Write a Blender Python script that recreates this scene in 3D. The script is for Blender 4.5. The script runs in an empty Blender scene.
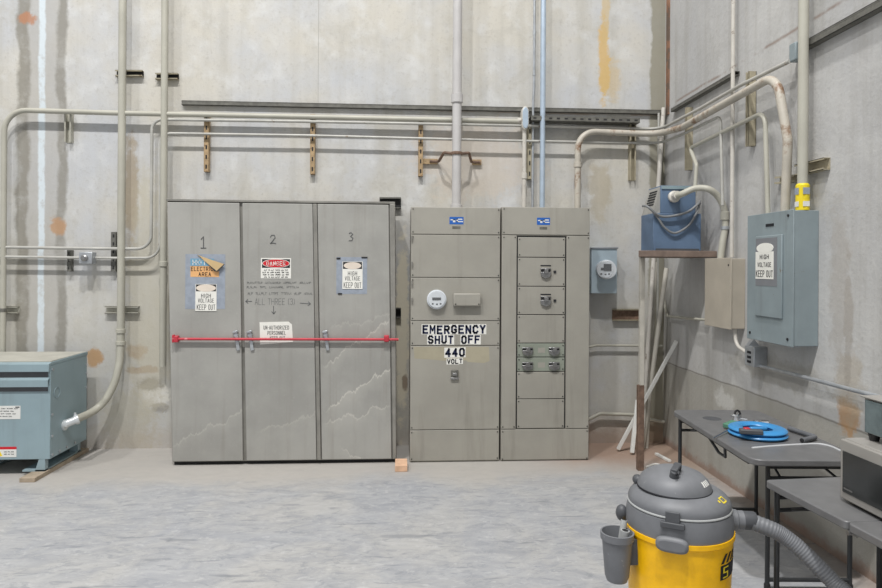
import bpy, bmesh, math, random
from mathutils import Vector, Matrix
random.seed(7)
SC = bpy.context.scene
COL = SC.collection

# ------------------------------------------------------------------ camera
FPX, PCX, PCY, CAMH = 640.0, 441.0, 268.0, 1.74
YAW, ROLL = math.atan(41/640), .0061
cd = bpy.data.cameras.new('camera'); cam = bpy.data.objects.new('camera', cd); COL.objects.link(cam)
cd.sensor_width = 36; cd.lens = 36*FPX/882; cd.shift_y = -26/882; cd.clip_end = 100
cam.matrix_world = (Matrix.Translation((0, 0, CAMH)) @ Matrix.Rotation(-YAW, 4, 'Z') @
                    Matrix.Rotation(math.pi/2, 4, 'X') @ Matrix.Rotation(ROLL, 4, 'Z'))
SC.camera = cam
_r = Vector((math.cos(YAW), -math.sin(YAW), 0)); _u = Vector((0, 0, 1)); _f = Vector((math.sin(YAW), math.cos(YAW), 0))
RV = math.cos(ROLL)*_r + math.sin(ROLL)*_u; UV = -math.sin(ROLL)*_r + math.cos(ROLL)*_u
CAMP = Vector((0, 0, CAMH))
def survey(px, py, axis, val):
    """the point of a plane x/y/z = val seen at a pixel of the photograph"""
    d = _f + RV*((px-PCX)/FPX) + UV*((PCY-py)/FPX)
    return CAMP + d*((val-CAMP[axis])/d[axis])
WY, WX = 6.28, 2.65                                  # back wall, right wall
def B(px, py, d=0.0): return survey(px, py, 1, WY-d)
def R(px, py, d=0.0): return survey(px, py, 0, WX-d)
def G(px, py, h=0.0): return survey(px, py, 2, h)
def XY(px, py, y): return survey(px, py, 1, y)

# ------------------------------------------------------------------ materials
def S(r, g, b, a=1.0):
    f = lambda c: c/12.92 if c <= .04045 else ((c+.055)/1.055)**2.4
    return (f(r/255), f(g/255), f(b/255), a)
class N:
    def __init__(s, name):
        s.m = bpy.data.materials.new(name); s.m.use_nodes = True
        s.t = s.m.node_tree; s.b = s.t.nodes['Principled BSDF']; s.co = None
    def node(s, typ, **kw):
        n = s.t.nodes.new(typ)
        for k, v in kw.items(): setattr(n, k, v)
        return n
    def put(s, sock, v):
        if v is None: return
        if isinstance(v, bpy.types.NodeSocket): s.t.links.new(v, sock)
        else: sock.default_value = v
    def obj(s):
        if not s.co: s.co = s.node('ShaderNodeTexCoord').outputs['Object']
        return s.co
    def scaled(s, sc):
        n = s.node('ShaderNodeMapping'); s.put(n.inputs['Vector'], s.obj()); n.inputs['Scale'].default_value = sc
        return n.outputs[0]
    def noise(s, scale, detail=4, rough=.55, vec=None, dist=0):
        n = s.node('ShaderNodeTexNoise'); s.put(n.inputs['Vector'], vec or s.obj())
        n.inputs['Scale'].default_value = scale; n.inputs['Detail'].default_value = detail
        n.inputs['Roughness'].default_value = rough; n.inputs['Distortion'].default_value = dist
        return n.outputs['Fac']
    def math(s, op, a, b=None, c=None, clamp=False):
        n = s.node('ShaderNodeMath', operation=op); n.use_clamp = clamp
        for i, v in enumerate((a, b, c)):
            if v is not None: s.put(n.inputs[i], v)
        return n.outputs[0]
    def ramp(s, v, lo, hi, a=0.0, b=1.0):
        n = s.node('ShaderNodeMapRange', interpolation_type='SMOOTHSTEP'); s.put(n.inputs[0], v)
        for i, x in enumerate((lo, hi, a, b)): n.inputs[i+1].default_value = x
        return n.outputs[0]
    def mix(s, fac, a, b, mode='MIX'):
        n = s.node('ShaderNodeMix', data_type='RGBA', blend_type=mode)
        s.put(n.inputs[0], fac); s.put(n.inputs[6], a); s.put(n.inputs[7], b)
        return n.outputs[2]
    def xyz(s):
        n = s.node('ShaderNodeSeparateXYZ'); s.put(n.inputs[0], s.obj()); return n.outputs
    def band(s, v, lo, hi, soft):
        return s.math('MULTIPLY', s.ramp(v, lo-soft, lo+soft), s.ramp(v, hi-soft, hi+soft, 1, 0))
    def spot(s, u, v, cu, cv, ru, rv, nz, edge=.35):
        """an irregular blotch around (cu, cv)"""
        a = s.math('DIVIDE', s.math('SUBTRACT', u, cu), ru); b = s.math('DIVIDE', s.math('SUBTRACT', v, cv), rv)
        d = s.math('SQRT', s.math('ADD', s.math('MULTIPLY', a, a), s.math('MULTIPLY', b, b)))
        d = s.math('ADD', d, s.math('MULTIPLY', s.math('SUBTRACT', nz, .5), 2.4))
        return s.ramp(d, 1-edge, 1+edge*.6, 1, 0)
    def done(s, color, rough=.6, metal=0.0, bump=None, bstr=.2, bdist=.01, **kw):
        s.put(s.b.inputs['Base Color'], color); s.put(s.b.inputs['Roughness'], rough); s.put(s.b.inputs['Metallic'], metal)
        if bump is not None:
            n = s.node('ShaderNodeBump'); n.inputs['Strength'].default_value = bstr; n.inputs['Distance'].default_value = bdist
            s.put(n.inputs['Height'], bump); s.t.links.new(n.outputs[0], s.b.inputs['Normal'])
        for k, v in kw.items(): s.put(s.b.inputs[k.replace('_', ' ')], v)
        return s.m

def paint(name, col, rough=.5, metal=0.0, var=.16, scale=5, wear=None, wamt=.0, wscale=14, grime=.0, wsoft=.04):
    n = N(name)
    nz = n.noise(scale, 5, .6)
    dark = tuple(c*(1-var) for c in col[:3])+(1,); lite = tuple(min(1, c*(1+var)) for c in col[:3])+(1,)
    c = n.mix(n.ramp(nz, .3, .7), dark, lite)
    if grime:
        v = n.noise(1.0, 4, .6, n.scaled((9, 9, .8)))
        c = n.mix(n.ramp(v, .52, .75, 0, grime), c, S(84, 78, 68))
    if wear:
        w = n.noise(wscale, 6, .7)
        c = n.mix(n.ramp(w, .62-wamt, .62-wamt+wsoft), c, wear)
    return n.done(c, rough, metal, n.noise(220, 2), .04, .002)

M = {}
M['cab'] = None
def cabinet_mat(name, col):
    n = N(name); x, y, z = n.xyz()
    c = n.mix(n.ramp(n.noise(1.6, 5, .6), .3, .7), tuple(k*.88 for k in col[:3])+(1,), tuple(k*1.1 for k in col[:3])+(1,))
    c = n.mix(n.ramp(n.noise(1, 4, .6, n.scaled((14, 14, .7))), .5, .8, 0, .28), c, S(112, 104, 92))
    c = n.mix(n.ramp(n.noise(38, 3, .6), .55, .75, 0, .12), c, S(196, 194, 186))
    # dried water marks: pale jagged tide lines on the right and lower doors
    jag = n.math('MULTIPLY', n.math('SUBTRACT', n.noise(5, 5, .7, n.scaled((1, 0, .25))), .5), .34)
    for z0, sl, x0, x1, k in ((.86, .75, .35, .93, .5), (.52, .62, .38, .95, .62), (.40, .18, .36, .9, .45), (.28, .35, -.2, .3, .25), (.2, .5, -.95, -.35, .3), (1.18, .3, .4, .95, .2), (.12, -.5, .5, .95, .4)):
        d = n.math('ADD', n.math('SUBTRACT', n.math('SUBTRACT', z, z0), n.math('MULTIPLY', n.math('SUBTRACT', x, x0), sl)), jag)
        ln = n.math('ADD', n.math('MULTIPLY', n.ramp(n.math('ABSOLUTE', d), 0, .014, 1, 0), .8), n.math('MULTIPLY', n.math('MULTIPLY', n.ramp(d, -.16, 0), n.ramp(d, 0, .01, 1, 0)), .3))
        c = n.mix(n.math('MULTIPLY', n.math('MULTIPLY', ln, n.band(x, x0, x1, .06)), k), c, S(206, 203, 194))
    return n.done(c, .5, .0, n.noise(160, 2), .05, .002)
M['cab'] = cabinet_mat('grey_cabinet_paint', S(158, 157, 152))
M['cab_frame'] = paint('grey_frame_paint', S(132, 130, 124), .5, grime=.2)
M['gear'] = paint('warm_grey_enamel', S(156, 153, 144), .48, var=.07, scale=2.2, grime=.2)
M['gear_green'] = paint('green_grey_enamel', S(140, 146, 134), .48, var=.07)
M['cream'] = paint('cream_patch', S(168, 161, 140), .6, var=.08)
M['dark'] = paint('black_gap', S(32, 32, 33), .7)
M['black'] = paint('black_plastic', S(34, 34, 36), .45)
M['white'] = paint('white_plastic', S(222, 222, 218), .45, var=.04)
M['sign_white'] = paint('sign_white', S(232, 231, 224), .5, var=.05)
M['ink'] = paint('black_ink', S(24, 26, 32), .6, var=.05)
M['navy'] = paint('navy_ink', S(22, 32, 66), .5, var=.05)
M['pencil'] = paint('grey_marker', S(90, 92, 93), .7, var=.2)
M['red'] = paint('red_enamel', S(184, 50, 64), .42, var=.12, wear=S(206, 120, 124), wamt=.02)
M['grey_cable'] = paint('grey_cable_sheath', S(124, 126, 128), .5, var=.1)
M['oval'] = paint('faded_sign_oval', S(224, 212, 198), .5, var=.06)
M['meter_body'] = paint('pale_meter_shell', S(206, 211, 216), .3, var=.05)
M['conduit_grey'] = paint('grey_conduit_paint', S(178, 177, 171), .4, .1, var=.1, scale=8, wear=S(134, 112, 92), wamt=-.02, wscale=12)
M['sign_red'] = paint('sign_red', S(200, 26, 40), .45, var=.04)
M['logo_blue'] = paint('logo_blue', S(36, 96, 178), .4, var=.05)
M['tape_blue'] = paint('blue_film', S(150, 158, 170), .4, var=.1, scale=20)
M['sky_blue'] = paint('sky_blue_film', S(112, 158, 184), .45, var=.06)
M['orange'] = paint('faded_orange', S(224, 172, 116), .55, var=.08)
M['tan'] = paint('tan_paper', S(204, 176, 130), .6, var=.1)
M['conduit'] = paint('grey_beige_conduit_paint', S(176, 174, 162), .45, var=.07, scale=3)
M['conduit_worn'] = paint('worn_white_conduit_paint', S(196, 192, 184), .42, var=.1, scale=6, wear=S(134, 122, 110), wamt=.06, wscale=9, wsoft=.1)
M['conduit_rust'] = paint('rust_streaked_pipe_paint', S(188, 182, 170), .45, var=.14, scale=4, wear=S(132, 102, 78), wamt=.12, wscale=4, wsoft=.14)
M['galv'] = paint('galvanised_steel', S(178, 182, 186), .38, .55, var=.14, scale=9)
M['galv_blue'] = paint('bright_galvanised_tube', S(188, 204, 220), .34, .45, var=.08, scale=8)
M['big_pipe'] = paint('mauve_white_pipe_paint', S(188, 186, 185), .45, var=.07, scale=4, wear=S(140, 118, 108), wamt=-.04)
M['strut'] = paint('dark_steel_channel', S(108, 107, 101), .5, .2, var=.2, scale=20)
M['strut_rust'] = paint('rusty_steel_channel', S(166, 142, 108), .6, .0, var=.2, scale=24, wear=S(122, 88, 60), wamt=.03)
M['strut_paint'] = paint('beige_painted_channel', S(168, 160, 138), .5, var=.12, scale=12, wear=S(120, 100, 74), wamt=.0)
M['rust'] = paint('rusty_iron', S(116, 94, 80), .7, .1, var=.3, scale=18)
M['steel'] = paint('dull_steel', S(150, 150, 150), .35, .8, var=.12)
M['chrome'] = paint('chrome', S(222, 224, 228), .1, 1.0, var=.03)
M['trf'] = paint('blue_grey_enamel', S(140, 160, 167), .42, var=.06, scale=2.5, grime=.12)
M['trf_top'] = paint('dusty_enamel', S(172, 170, 160), .7, var=.1, scale=4)
M['wood'] = paint('weathered_lumber', S(156, 142, 124), .75, var=.2, scale=8)
M['wood_new'] = paint('cut_lumber', S(214, 176, 146), .75, var=.14, scale=9)
M['blue_box'] = paint('steel_blue_enamel', S(94, 115, 141), .42, var=.12, scale=4, grime=.15)
M['panel'] = paint('panel_grey_paint', S(136, 148, 152), .45, var=.09, scale=3, wear=S(120, 116, 104), wamt=-.02, wscale=4, grime=.25)
M['panel_film'] = paint('grey_backing_film', S(122, 124, 128), .5, var=.06)
M['pull'] = paint('dusty_taupe_paint', S(176, 168, 154), .55, var=.08, scale=3, wear=S(160, 134, 112), wamt=.0, wscale=3)
M['shelf'] = paint('stained_shelf_board', S(122, 106, 96), .75, var=.22, scale=9)
M['pvc'] = paint('white_strip', S(220, 220, 216), .4, var=.05)
M['pvc_grey'] = paint('grey_white_pipe', S(186, 182, 172), .5, var=.12)
M['table'] = paint('grey_table_plastic', S(106, 106, 107), .38, var=.09, scale=12)
M['rim_glint'] = paint('pale_rim_glint', S(196, 198, 200), .25, var=.06)  # pale tone of the reflection along the table lip
M['leg'] = paint('black_powder_coat', S(44, 46, 48), .4, var=.1)
M['coil'] = paint('bright_blue_plastic', S(62, 140, 198), .3, var=.06)
M['green'] = paint('green_plastic', S(84, 130, 108), .45, var=.1)
M['grey_rubber'] = paint('grey_foam_rubber', S(96, 98, 102), .7, var=.12)
M['vac'] = paint('dusty_grey_plastic', S(112, 114, 118), .5, var=.1, scale=7, wear=S(140, 140, 140), wamt=-.04)
M['vac_dark'] = paint('dark_grey_plastic', S(78, 80, 84), .5, var=.1)
M['vac_hi'] = paint('pale_grey_trim', S(168, 170, 170), .5, var=.08)
M['yellow'] = paint('yellow_plastic', S(250, 190, 6), .36, var=.07, scale=26)
M['yellow_tag'] = paint('yellow_vinyl', S(232, 208, 40), .4, var=.08)
M['mw'] = paint('brushed_silver', S(158, 155, 150), .36, .2, var=.05)
M['mw_glass'] = paint('dark_oven_glass', S(48, 50, 50), .12, var=.15)
M['app'] = paint('green_grey_glossy', S(100, 112, 114), .2, var=.22, scale=10)
M['pink'] = paint('red_button', S(206, 86, 96), .5)
def glass_mat():
    n = N('clear_meter_glass'); n.b.inputs['Alpha'].default_value = .12
    return n.done(S(240, 244, 246), .05, 0)
M['glass'] = glass_mat()

# ------------------------------------------------------------------ lettering strokes
_o = [(.25, 0), (0, .2), (0, .8), (.25, 1), (.75, 1), (1, .8), (1, .2), (.75, 0), (.25, 0)]
GLYPH = {'A': [[(0, 0), (.5, 1), (1, 0)], [(.2, .35), (.8, .35)]], 'C': [[(1, .8), (.75, 1), (.25, 1), (0, .8), (0, .2), (.25, 0), (.75, 0), (1, .2)]],
 'D': [[(0, 0), (0, 1), (.65, 1), (1, .75), (1, .25), (.65, 0), (0, 0)]], 'E': [[(1, 1), (0, 1), (0, 0), (1, 0)], [(0, .52), (.8, .52)]], 'F': [[(1, 1), (0, 1), (0, 0)], [(0, .52), (.8, .52)]],
 'G': [[(1, .8), (.75, 1), (.25, 1), (0, .8), (0, .2), (.25, 0), (.75, 0), (1, .2), (1, .45), (.6, .45)]], 'H': [[(0, 0), (0, 1)], [(1, 0), (1, 1)], [(0, .52), (1, .52)]], 'I': [[(.5, 0), (.5, 1)]],
 'K': [[(0, 0), (0, 1)], [(1, 1), (0, .42)], [(.35, .6), (1, 0)]], 'L': [[(0, 1), (0, 0), (1, 0)]], 'M': [[(0, 0), (0, 1), (.5, .35), (1, 1), (1, 0)]], 'N': [[(0, 0), (0, 1), (1, 0), (1, 1)]],
 'O': [_o], '0': [_o], 'P': [[(0, 0), (0, 1), (.75, 1), (1, .85), (1, .62), (.75, .46), (0, .46)]], 'R': [[(0, 0), (0, 1), (.75, 1), (1, .85), (1, .64), (.75, .5), (0, .5)], [(.5, .5), (1, 0)]],
 'S': [[(1, .82), (.75, 1), (.25, 1), (0, .82), (0, .64), (.2, .54), (.8, .46), (1, .36), (1, .18), (.75, 0), (.25, 0), (0, .18)]], 'T': [[(0, 1), (1, 1)], [(.5, 1), (.5, 0)]],
 'U': [[(0, 1), (0, .2), (.25, 0), (.75, 0), (1, .2), (1, 1)]], 'V': [[(0, 1), (.5, 0), (1, 1)]], 'Y': [[(0, 1), (.5, .48), (1, 1)], [(.5, .48), (.5, 0)]], 'Z': [[(0, 1), (1, 1), (0, 0), (1, 0)]],
 '4': [[(.72, 0), (.72, 1), (0, .32), (1, .32)]], '3': [[(0, .85), (.3, 1), (.75, 1), (1, .8), (.75, .54), (.4, .54)], [(.75, .54), (1, .3), (.75, 0), (.3, 0), (0, .15)]],
 '-': [[(0, .5), (1, .5)]], '(': [[(1, 1.05), (.2, .75), (.2, .25), (1, -.05)]], ')': [[(0, 1.05), (.8, .75), (.8, .25), (0, -.05)]]}
# ------------------------------------------------------------------ mesh builder
def frame_of(d):
    d = d.normalized(); a = Vector((0, 0, 1)) if abs(d.z) < .9 else Vector((1, 0, 0))
    s = d.cross(a).normalized(); return s, s.cross(d).normalized()
class MB:
    def __init__(s): s.v = []; s.f = []; s.mi = []
    def add(s, vs, fs, m=0):
        o = len(s.v); s.v += [Vector(p) for p in vs]; s.f += [[i+o for i in f] for f in fs]; s.mi += [m]*len(fs)
        return o
    def box(s, x0, x1, y0, y1, z0, z1, m=0):
        p = [(x, y, z) for x in (x0, x1) for y in (y0, y1) for z in (z0, z1)]
        s.add(p, [(0, 1, 3, 2), (4, 6, 7, 5), (0, 4, 5, 1), (2, 3, 7, 6), (0, 2, 6, 4), (1, 5, 7, 3)], m); return s
    def prism(s, poly, vec, m=0):
        """3-D polygon pushed along vec"""
        n = len(poly); vec = Vector(vec); p = [Vector(q) for q in poly]
        s.add(p+[q+vec for q in p], [list(range(n))[::-1], [n+i for i in range(n)]]+[(i, (i+1) % n, n+(i+1) % n, n+i) for i in range(n)], m); return s
    def bar(s, a, b, w, h, m=0, up=(0, 0, 1)):
        a, b = Vector(a), Vector(b); d = (b-a).normalized(); up = Vector(up)
        sd = d.cross(up).normalized(); u = sd.cross(d).normalized()
        s.prism([a+sd*w/2*i+u*h/2*j for i, j in ((-1, -1), (1, -1), (1, 1), (-1, 1))], b-a, m); return s
    def cyl(s, a, b, r, r2=None, n=20, m=0):
        return s.sweep([Vector(a), Vector(b)], [r, r if r2 is None else r2], n, m)
    def sweep(s, pts, rad, n=14, m=0, caps=True):
        pts = [Vector(p) for p in pts]; k = len(pts)
        if not hasattr(rad, '__len__'): rad = [rad]*k
        tang = []
        for i in range(k):
            t = (pts[min(i+1, k-1)]-pts[max(i-1, 0)]); tang.append(t.normalized())
        a, b = frame_of(tang[0]); vs = []
        for i in range(k):
            if i:
                q = tang[i-1].rotation_difference(tang[i]); a = q @ a; b = q @ b
            vs += [pts[i]+(a*math.cos(2*math.pi*j/n)+b*math.sin(2*math.pi*j/n))*rad[i] for j in range(n)]
        fs = [(i*n+j, i*n+(j+1) % n, (i+1)*n+(j+1) % n, (i+1)*n+j) for i in range(k-1) for j in range(n)]
        if caps: fs += [list(range(n))[::-1], [(k-1)*n+j for j in range(n)]]
        s.add(vs, fs, m); return s
    def pipe(s, pts, r, br=.12, n=12, m=0):
        return s.sweep(fillet(pts, br), r, n, m)
    def lathe(s, prof, c=(0, 0, 0), ax=(0, 0, 1), n=40, m=0, sq=1.0):
        ax = Vector(ax).normalized(); a, b = frame_of(ax); c = Vector(c); k = len(prof)
        vs = [c+ax*h+(a*math.cos(2*math.pi*j/n)+b*math.sin(2*math.pi*j/n)*sq)*max(r, 1e-4) for r, h in prof for j in range(n)]
        fs = [(i*n+j, i*n+(j+1) % n, (i+1)*n+(j+1) % n, (i+1)*n+j) for i in range(k-1) for j in range(n)]
        fs += [list(range(n))[::-1], [(k-1)*n+j for j in range(n)]]
        s.add(vs, fs, m); return s
    def ball(s, c, r, m=0, n=20, sc=(1, 1, 1)):
        o = len(s.v); s.lathe([(r*math.sin(math.pi*i/12), -r*math.cos(math.pi*i/12)) for i in range(13)], (0, 0, 0), n=n, m=m)
        for p in s.v[o:]: p.x = p.x*sc[0]+c[0]; p.y = p.y*sc[1]+c[1]; p.z = p.z*sc[2]+c[2]
        return s
    def torus(s, c, R_, r, ax=(0, 0, 1), n=48, k=12, m=0, sz=1.0):
        ax = Vector(ax).normalized(); a, b = frame_of(ax); c = Vector(c); vs = []
        for i in range(n):
            t = 2*math.pi*i/n; e = a*math.cos(t)+b*math.sin(t)
            vs += [c+e*(R_+r*math.cos(2*math.pi*j/k))+ax*r*sz*math.sin(2*math.pi*j/k) for j in range(k)]
        s.add(vs, [(i*k+j, i*k+(j+1) % k, ((i+1) % n)*k+(j+1) % k, ((i+1) % n)*k+j) for i in range(n) for j in range(k)], m); return s
    def text(s, body, o, w, h, xd=(1, 0, 0), zd=(0, 0, 1), m=0, bold=.0, thick=.0006):
        """block capitals from straight strokes, fitted into the rectangle w x h whose lower left corner is o"""
        o, xd, zd = Vector(o), Vector(xd), Vector(zd); nd = xd.cross(zd)
        adv = lambda ch: {'I': .45, '1': .6, '-': .6, '(': .5, ')': .5, ' ': .55, 'M': 1.25, 'W': 1.25}.get(ch, 1.0)
        tot = sum(adv(c) for c in body)+.28*(len(body)-1); u = w/tot; x = 0
        sw = min(h*(.13+bold), u*(.17+bold*1.4))
        for ch in body:
            a = adv(ch)*u
            for st in GLYPH.get(ch, []):
                P = [o+xd*(x+sw/2+(a-sw)*p)+zd*(sw/2+(h-sw)*q) for p, q in st]
                for A_, B_ in zip(P, P[1:]):
                    d = (B_-A_); L = d.length
                    if L < 1e-6: continue
                    d /= L; sd = d.cross(nd)*(sw/2); A2_, B2_ = A_-d*sw*.42, B_+d*sw*.42
                    s.prism([A2_-sd, A2_+sd, B2_+sd, B2_-sd], nd*thick, m)
            x += a+.28*u
        return s
    def xf(s, mat):
        for i, p in enumerate(s.v): s.v[i] = mat @ p
        return s
    def each(s, name, mats, parent, **kw):
        """one object per separate piece of the mesh"""
        par = list(range(len(s.v)))
        def find(i):
            while par[i] != i: par[i] = par[par[i]]; i = par[i]
            return i
        for f in s.f:
            for i in f[1:]: par[find(i)] = find(f[0])
        groups = {}
        for k, f in enumerate(s.f): groups.setdefault(find(f[0]), []).append(k)
        out = []
        for ks in groups.values():
            m = MB(); idx = {}
            for k in ks:
                for i in s.f[k]:
                    if i not in idx: idx[i] = len(m.v); m.v.append(s.v[i].copy())
                m.f.append([idx[i] for i in s.f[k]]); m.mi.append(s.mi[k])
            out.append(m.build(name, mats, parent, **kw))
        return out
    def build(s, name, mats, parent=None, bevel=0.0, local=False, ang=35, flat=False):
        if not isinstance(mats, (list, tuple)): mats = [mats]
        root = parent
        while root is not None and root.parent: root = root.parent
        if local: off = Vector((0, 0, 0))
        elif root is not None: off = Vector(root.location)
        else:
            xs, ys, zs = zip(*[tuple(p) for p in s.v]); off = Vector(((min(xs)+max(xs))/2, (min(ys)+max(ys))/2, min(zs)))
        me = bpy.data.meshes.new(name); me.from_pydata([p-off for p in s.v], [], s.f)
        for m in mats: me.materials.append(M[m] if isinstance(m, str) else m)
        for p, i in zip(me.polygons, s.mi): p.material_index = i
        bm = bmesh.new(); bm.from_mesh(me)
        if not flat: bmesh.ops.recalc_face_normals(bm, faces=bm.faces)
        bm.to_mesh(me); bm.free()
        me.shade_smooth(); me.set_sharp_from_angle(angle=math.radians(ang))
        o = bpy.data.objects.new(name, me); COL.objects.link(o)
        if root is None and not local: o.location = off
        if parent is not None: o.parent = parent
        if bevel:
            b = o.modifiers.new('bevel', 'BEVEL'); b.width = bevel; b.segments = 2; b.limit_method = 'ANGLE'; b.angle_limit = math.radians(40)
        return o
def fillet(pts, br, seg=8):
    pts = [Vector(p) for p in pts]; out = [pts[0]]
    for i in range(1, len(pts)-1):
        b = br[i-1] if hasattr(br, '__len__') else br
        p, a, c = pts[i], pts[i-1], pts[i+1]; u = (a-p); w = (c-p); la, lc = u.length, w.length; u.normalize(); w.normalize()
        ang = u.angle(w)
        if ang > math.pi-.02 or b <= 0: out.append(p); continue
        t = min(b/math.tan(ang/2), la*.48, lc*.48); rr = t*math.tan(ang/2)
        bis = (u+w).normalized(); ctr = p+bis*(rr/math.sin(ang/2)); s0, s1 = p+u*t-ctr, p+w*t-ctr
        q = s0.rotation_difference(s1)
        for k in range(seg+1):
            qq = Matrix.Identity(3).to_quaternion().slerp(q, k/seg); out.append(ctr+qq @ s0)
    out.append(pts[-1]); return out
def smooth(pts, n=8):
    """Catmull-Rom through the points"""
    pts = [Vector(p) for p in pts]; P = [pts[0]*2-pts[1]]+pts+[pts[-1]*2-pts[-2]]; out = []
    for i in range(1, len(P)-2):
        for k in range(n):
            t = k/n; a, b, c, d = P[i-1:i+3]
            out.append(.5*((2*b)+(c-a)*t+(2*a-5*b+4*c-d)*t*t+(3*b-a-3*c+d)*t**3))
    return out+[pts[-1]]
def tag(o, label, cat, group=None, kind=None):
    o['label'] = label; o['category'] = cat
    if group: o['group'] = group
    if kind: o['kind'] = kind
    return o
def thing(name, loc, label, cat, group=None, rz=0):
    o = bpy.data.objects.new(name, None); COL.objects.link(o); o.location = loc; o.rotation_euler = (0, 0, rz)
    o.empty_display_size = .1
    return tag(o, label, cat, group)
def struct(o): o['kind'] = 'structure'; return o
X_, Y_, Z_ = Vector((1, 0, 0)), Vector((0, 1, 0)), Vector((0, 0, 1))

# ------------------------------------------------------------------ the setting
def back_wall_mat():
    n = N('back_wall_concrete'); x, y, z = n.xyz()
    px = lambda p, q=150: B(p, q).x
    pz = lambda q, p=300: B(p, q).z
    big = n.noise(.8, 5, .6); fine = n.noise(30, 4, .65); mid = n.noise(4, 5, .6)
    streak = n.noise(1, 4, .55, n.scaled((7, 1, .35)))
    c = n.mix(n.ramp(big, .35, .65), S(188, 190, 193), S(198, 194, 184))
    c = n.mix(n.ramp(n.noise(2.6, 6, .7, None, .6), .5, .68, 0, .45), c, S(176, 173, 164))
    c = n.mix(n.ramp(streak, .42, .75, 0, .5), c, S(172, 169, 160))
    c = n.mix(n.ramp(mid, .48, .72, 0, .5), c, S(212, 213, 213))
    c = n.mix(n.ramp(fine, .52, .75, 0, .28), c, S(150, 146, 138))
    c = n.mix(n.ramp(n.noise(90, 3, .6), .6, .75, 0, .3), c, S(140, 137, 130))
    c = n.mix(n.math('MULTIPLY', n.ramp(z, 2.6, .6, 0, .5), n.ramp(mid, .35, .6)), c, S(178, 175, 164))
    # the grouted wall joint at the left, with its ragged edges and the caulk bead
    xd = n.math('ADD', x, n.math('MULTIPLY', n.math('SUBTRACT', n.noise(2.6, 6, .65), .5), .16))
    c = n.mix(n.math('MULTIPLY', n.band(xd, px(24), px(66), .02), .6), c, S(168, 166, 162))
    c = n.mix(n.math('MULTIPLY', n.math('MULTIPLY', n.band(xd, px(17), px(29), .02), n.ramp(n.noise(3.5, 5, .7), .3, .55, .45, 1)), .85), c, S(134, 130, 120))
    c = n.mix(n.math('MULTIPLY', n.math('MULTIPLY', n.band(xd, px(57), px(66), .02), n.ramp(n.noise(3.1, 5, .7), .3, .55, .45, 1)), .85), c, S(138, 135, 127))
    xe = n.math('ADD', x, n.math('MULTIPLY', n.math('SUBTRACT', n.noise(5, 4, .7), .5), .05))
    c = n.mix(n.math('MULTIPLY', n.band(xe, px(38.5), px(44.8), .01), n.ramp(n.noise(12, 5, .7), .3, .5, .45, 1)), c, S(206, 215, 220))
    # joint band in the right corner
    c = n.mix(n.math('MULTIPLY', n.band(xd, px(650), px(690), .015), .85), c, S(142, 138, 122))
    # hairline panel joint and the pour line
    c = n.mix(n.math('MULTIPLY', n.math('MULTIPLY', n.band(x, px(317.5), px(318.1), .002), n.ramp(z, pz(103)-.01, pz(103)+.01)), .7), c, S(150, 148, 142))
    zl = n.math('ADD', z, n.math('MULTIPLY', n.math('SUBTRACT', n.noise(3, 4), .5), .03))
    c = n.mix(n.math('MULTIPLY', n.math('MULTIPLY', n.band(zl, pz(107)-.012, pz(105)+.012, .012), n.ramp(x, px(380), px(430))), n.ramp(n.noise(3.3, 3), .45, .6, 0, .7)), c, S(158, 130, 104))
    # blotches
    nz = n.noise(8, 7, .74, None, .4)
    def sp(p, q, w, h, col, k):
        nonlocal c
        w, h = w/101, h/101; q_ = B(p, q)
        c = n.mix(n.math('MULTIPLY', n.spot(x, z, q_.x, q_.z, w, h, nz), k), c, col)
    sp(27, 18, 9, 6, S(176, 122, 88), .8); sp(57, 226, 8, 8, S(178, 138, 100), .8); sp(94, 357, 7, 10, S(176, 136, 88), .8)
    sp(131, 190, 7, 60, S(160, 140, 108), .6); sp(138, 352, 9, 8, S(160, 128, 92), .6); sp(155, 395, 13, 14, S(224, 222, 216), .75); sp(150, 384, 11, 7, S(122, 116, 106), .75); sp(143, 370, 14, 4, S(150, 118, 84), .6); sp(160, 408, 9, 5, S(126, 120, 110), .6)
    sp(604, 60, 6, 45, S(206, 168, 92), .75); sp(606, 0, 4, 60, S(196, 172, 124), .6); sp(610, 80, 12, 20, S(202, 172, 110), .4)
    sp(150, 300, 22, 120, S(186, 180, 160), .5); sp(128, 420, 30, 30, S(176, 170, 152), .5); sp(475, 160, 60, 40, S(198, 186, 172), .5)
    sp(402, 330, 7, 90, S(222, 214, 192), .85); sp(405, 382, 3, 8, S(120, 96, 78), .7); sp(600, 190, 12, 30, S(172, 160, 134), .5)  # pale first spot: brightness painted onto the shaded wall between the cabinets
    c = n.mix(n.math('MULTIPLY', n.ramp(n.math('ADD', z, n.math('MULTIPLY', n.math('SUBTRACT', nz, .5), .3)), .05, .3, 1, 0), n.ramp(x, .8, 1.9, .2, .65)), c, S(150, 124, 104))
    bump = n.math('ADD', n.math('MULTIPLY', mid, .6), n.math('MULTIPLY', fine, .4))
    return n.done(c, .85, 0, bump, .25, .02)
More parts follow.
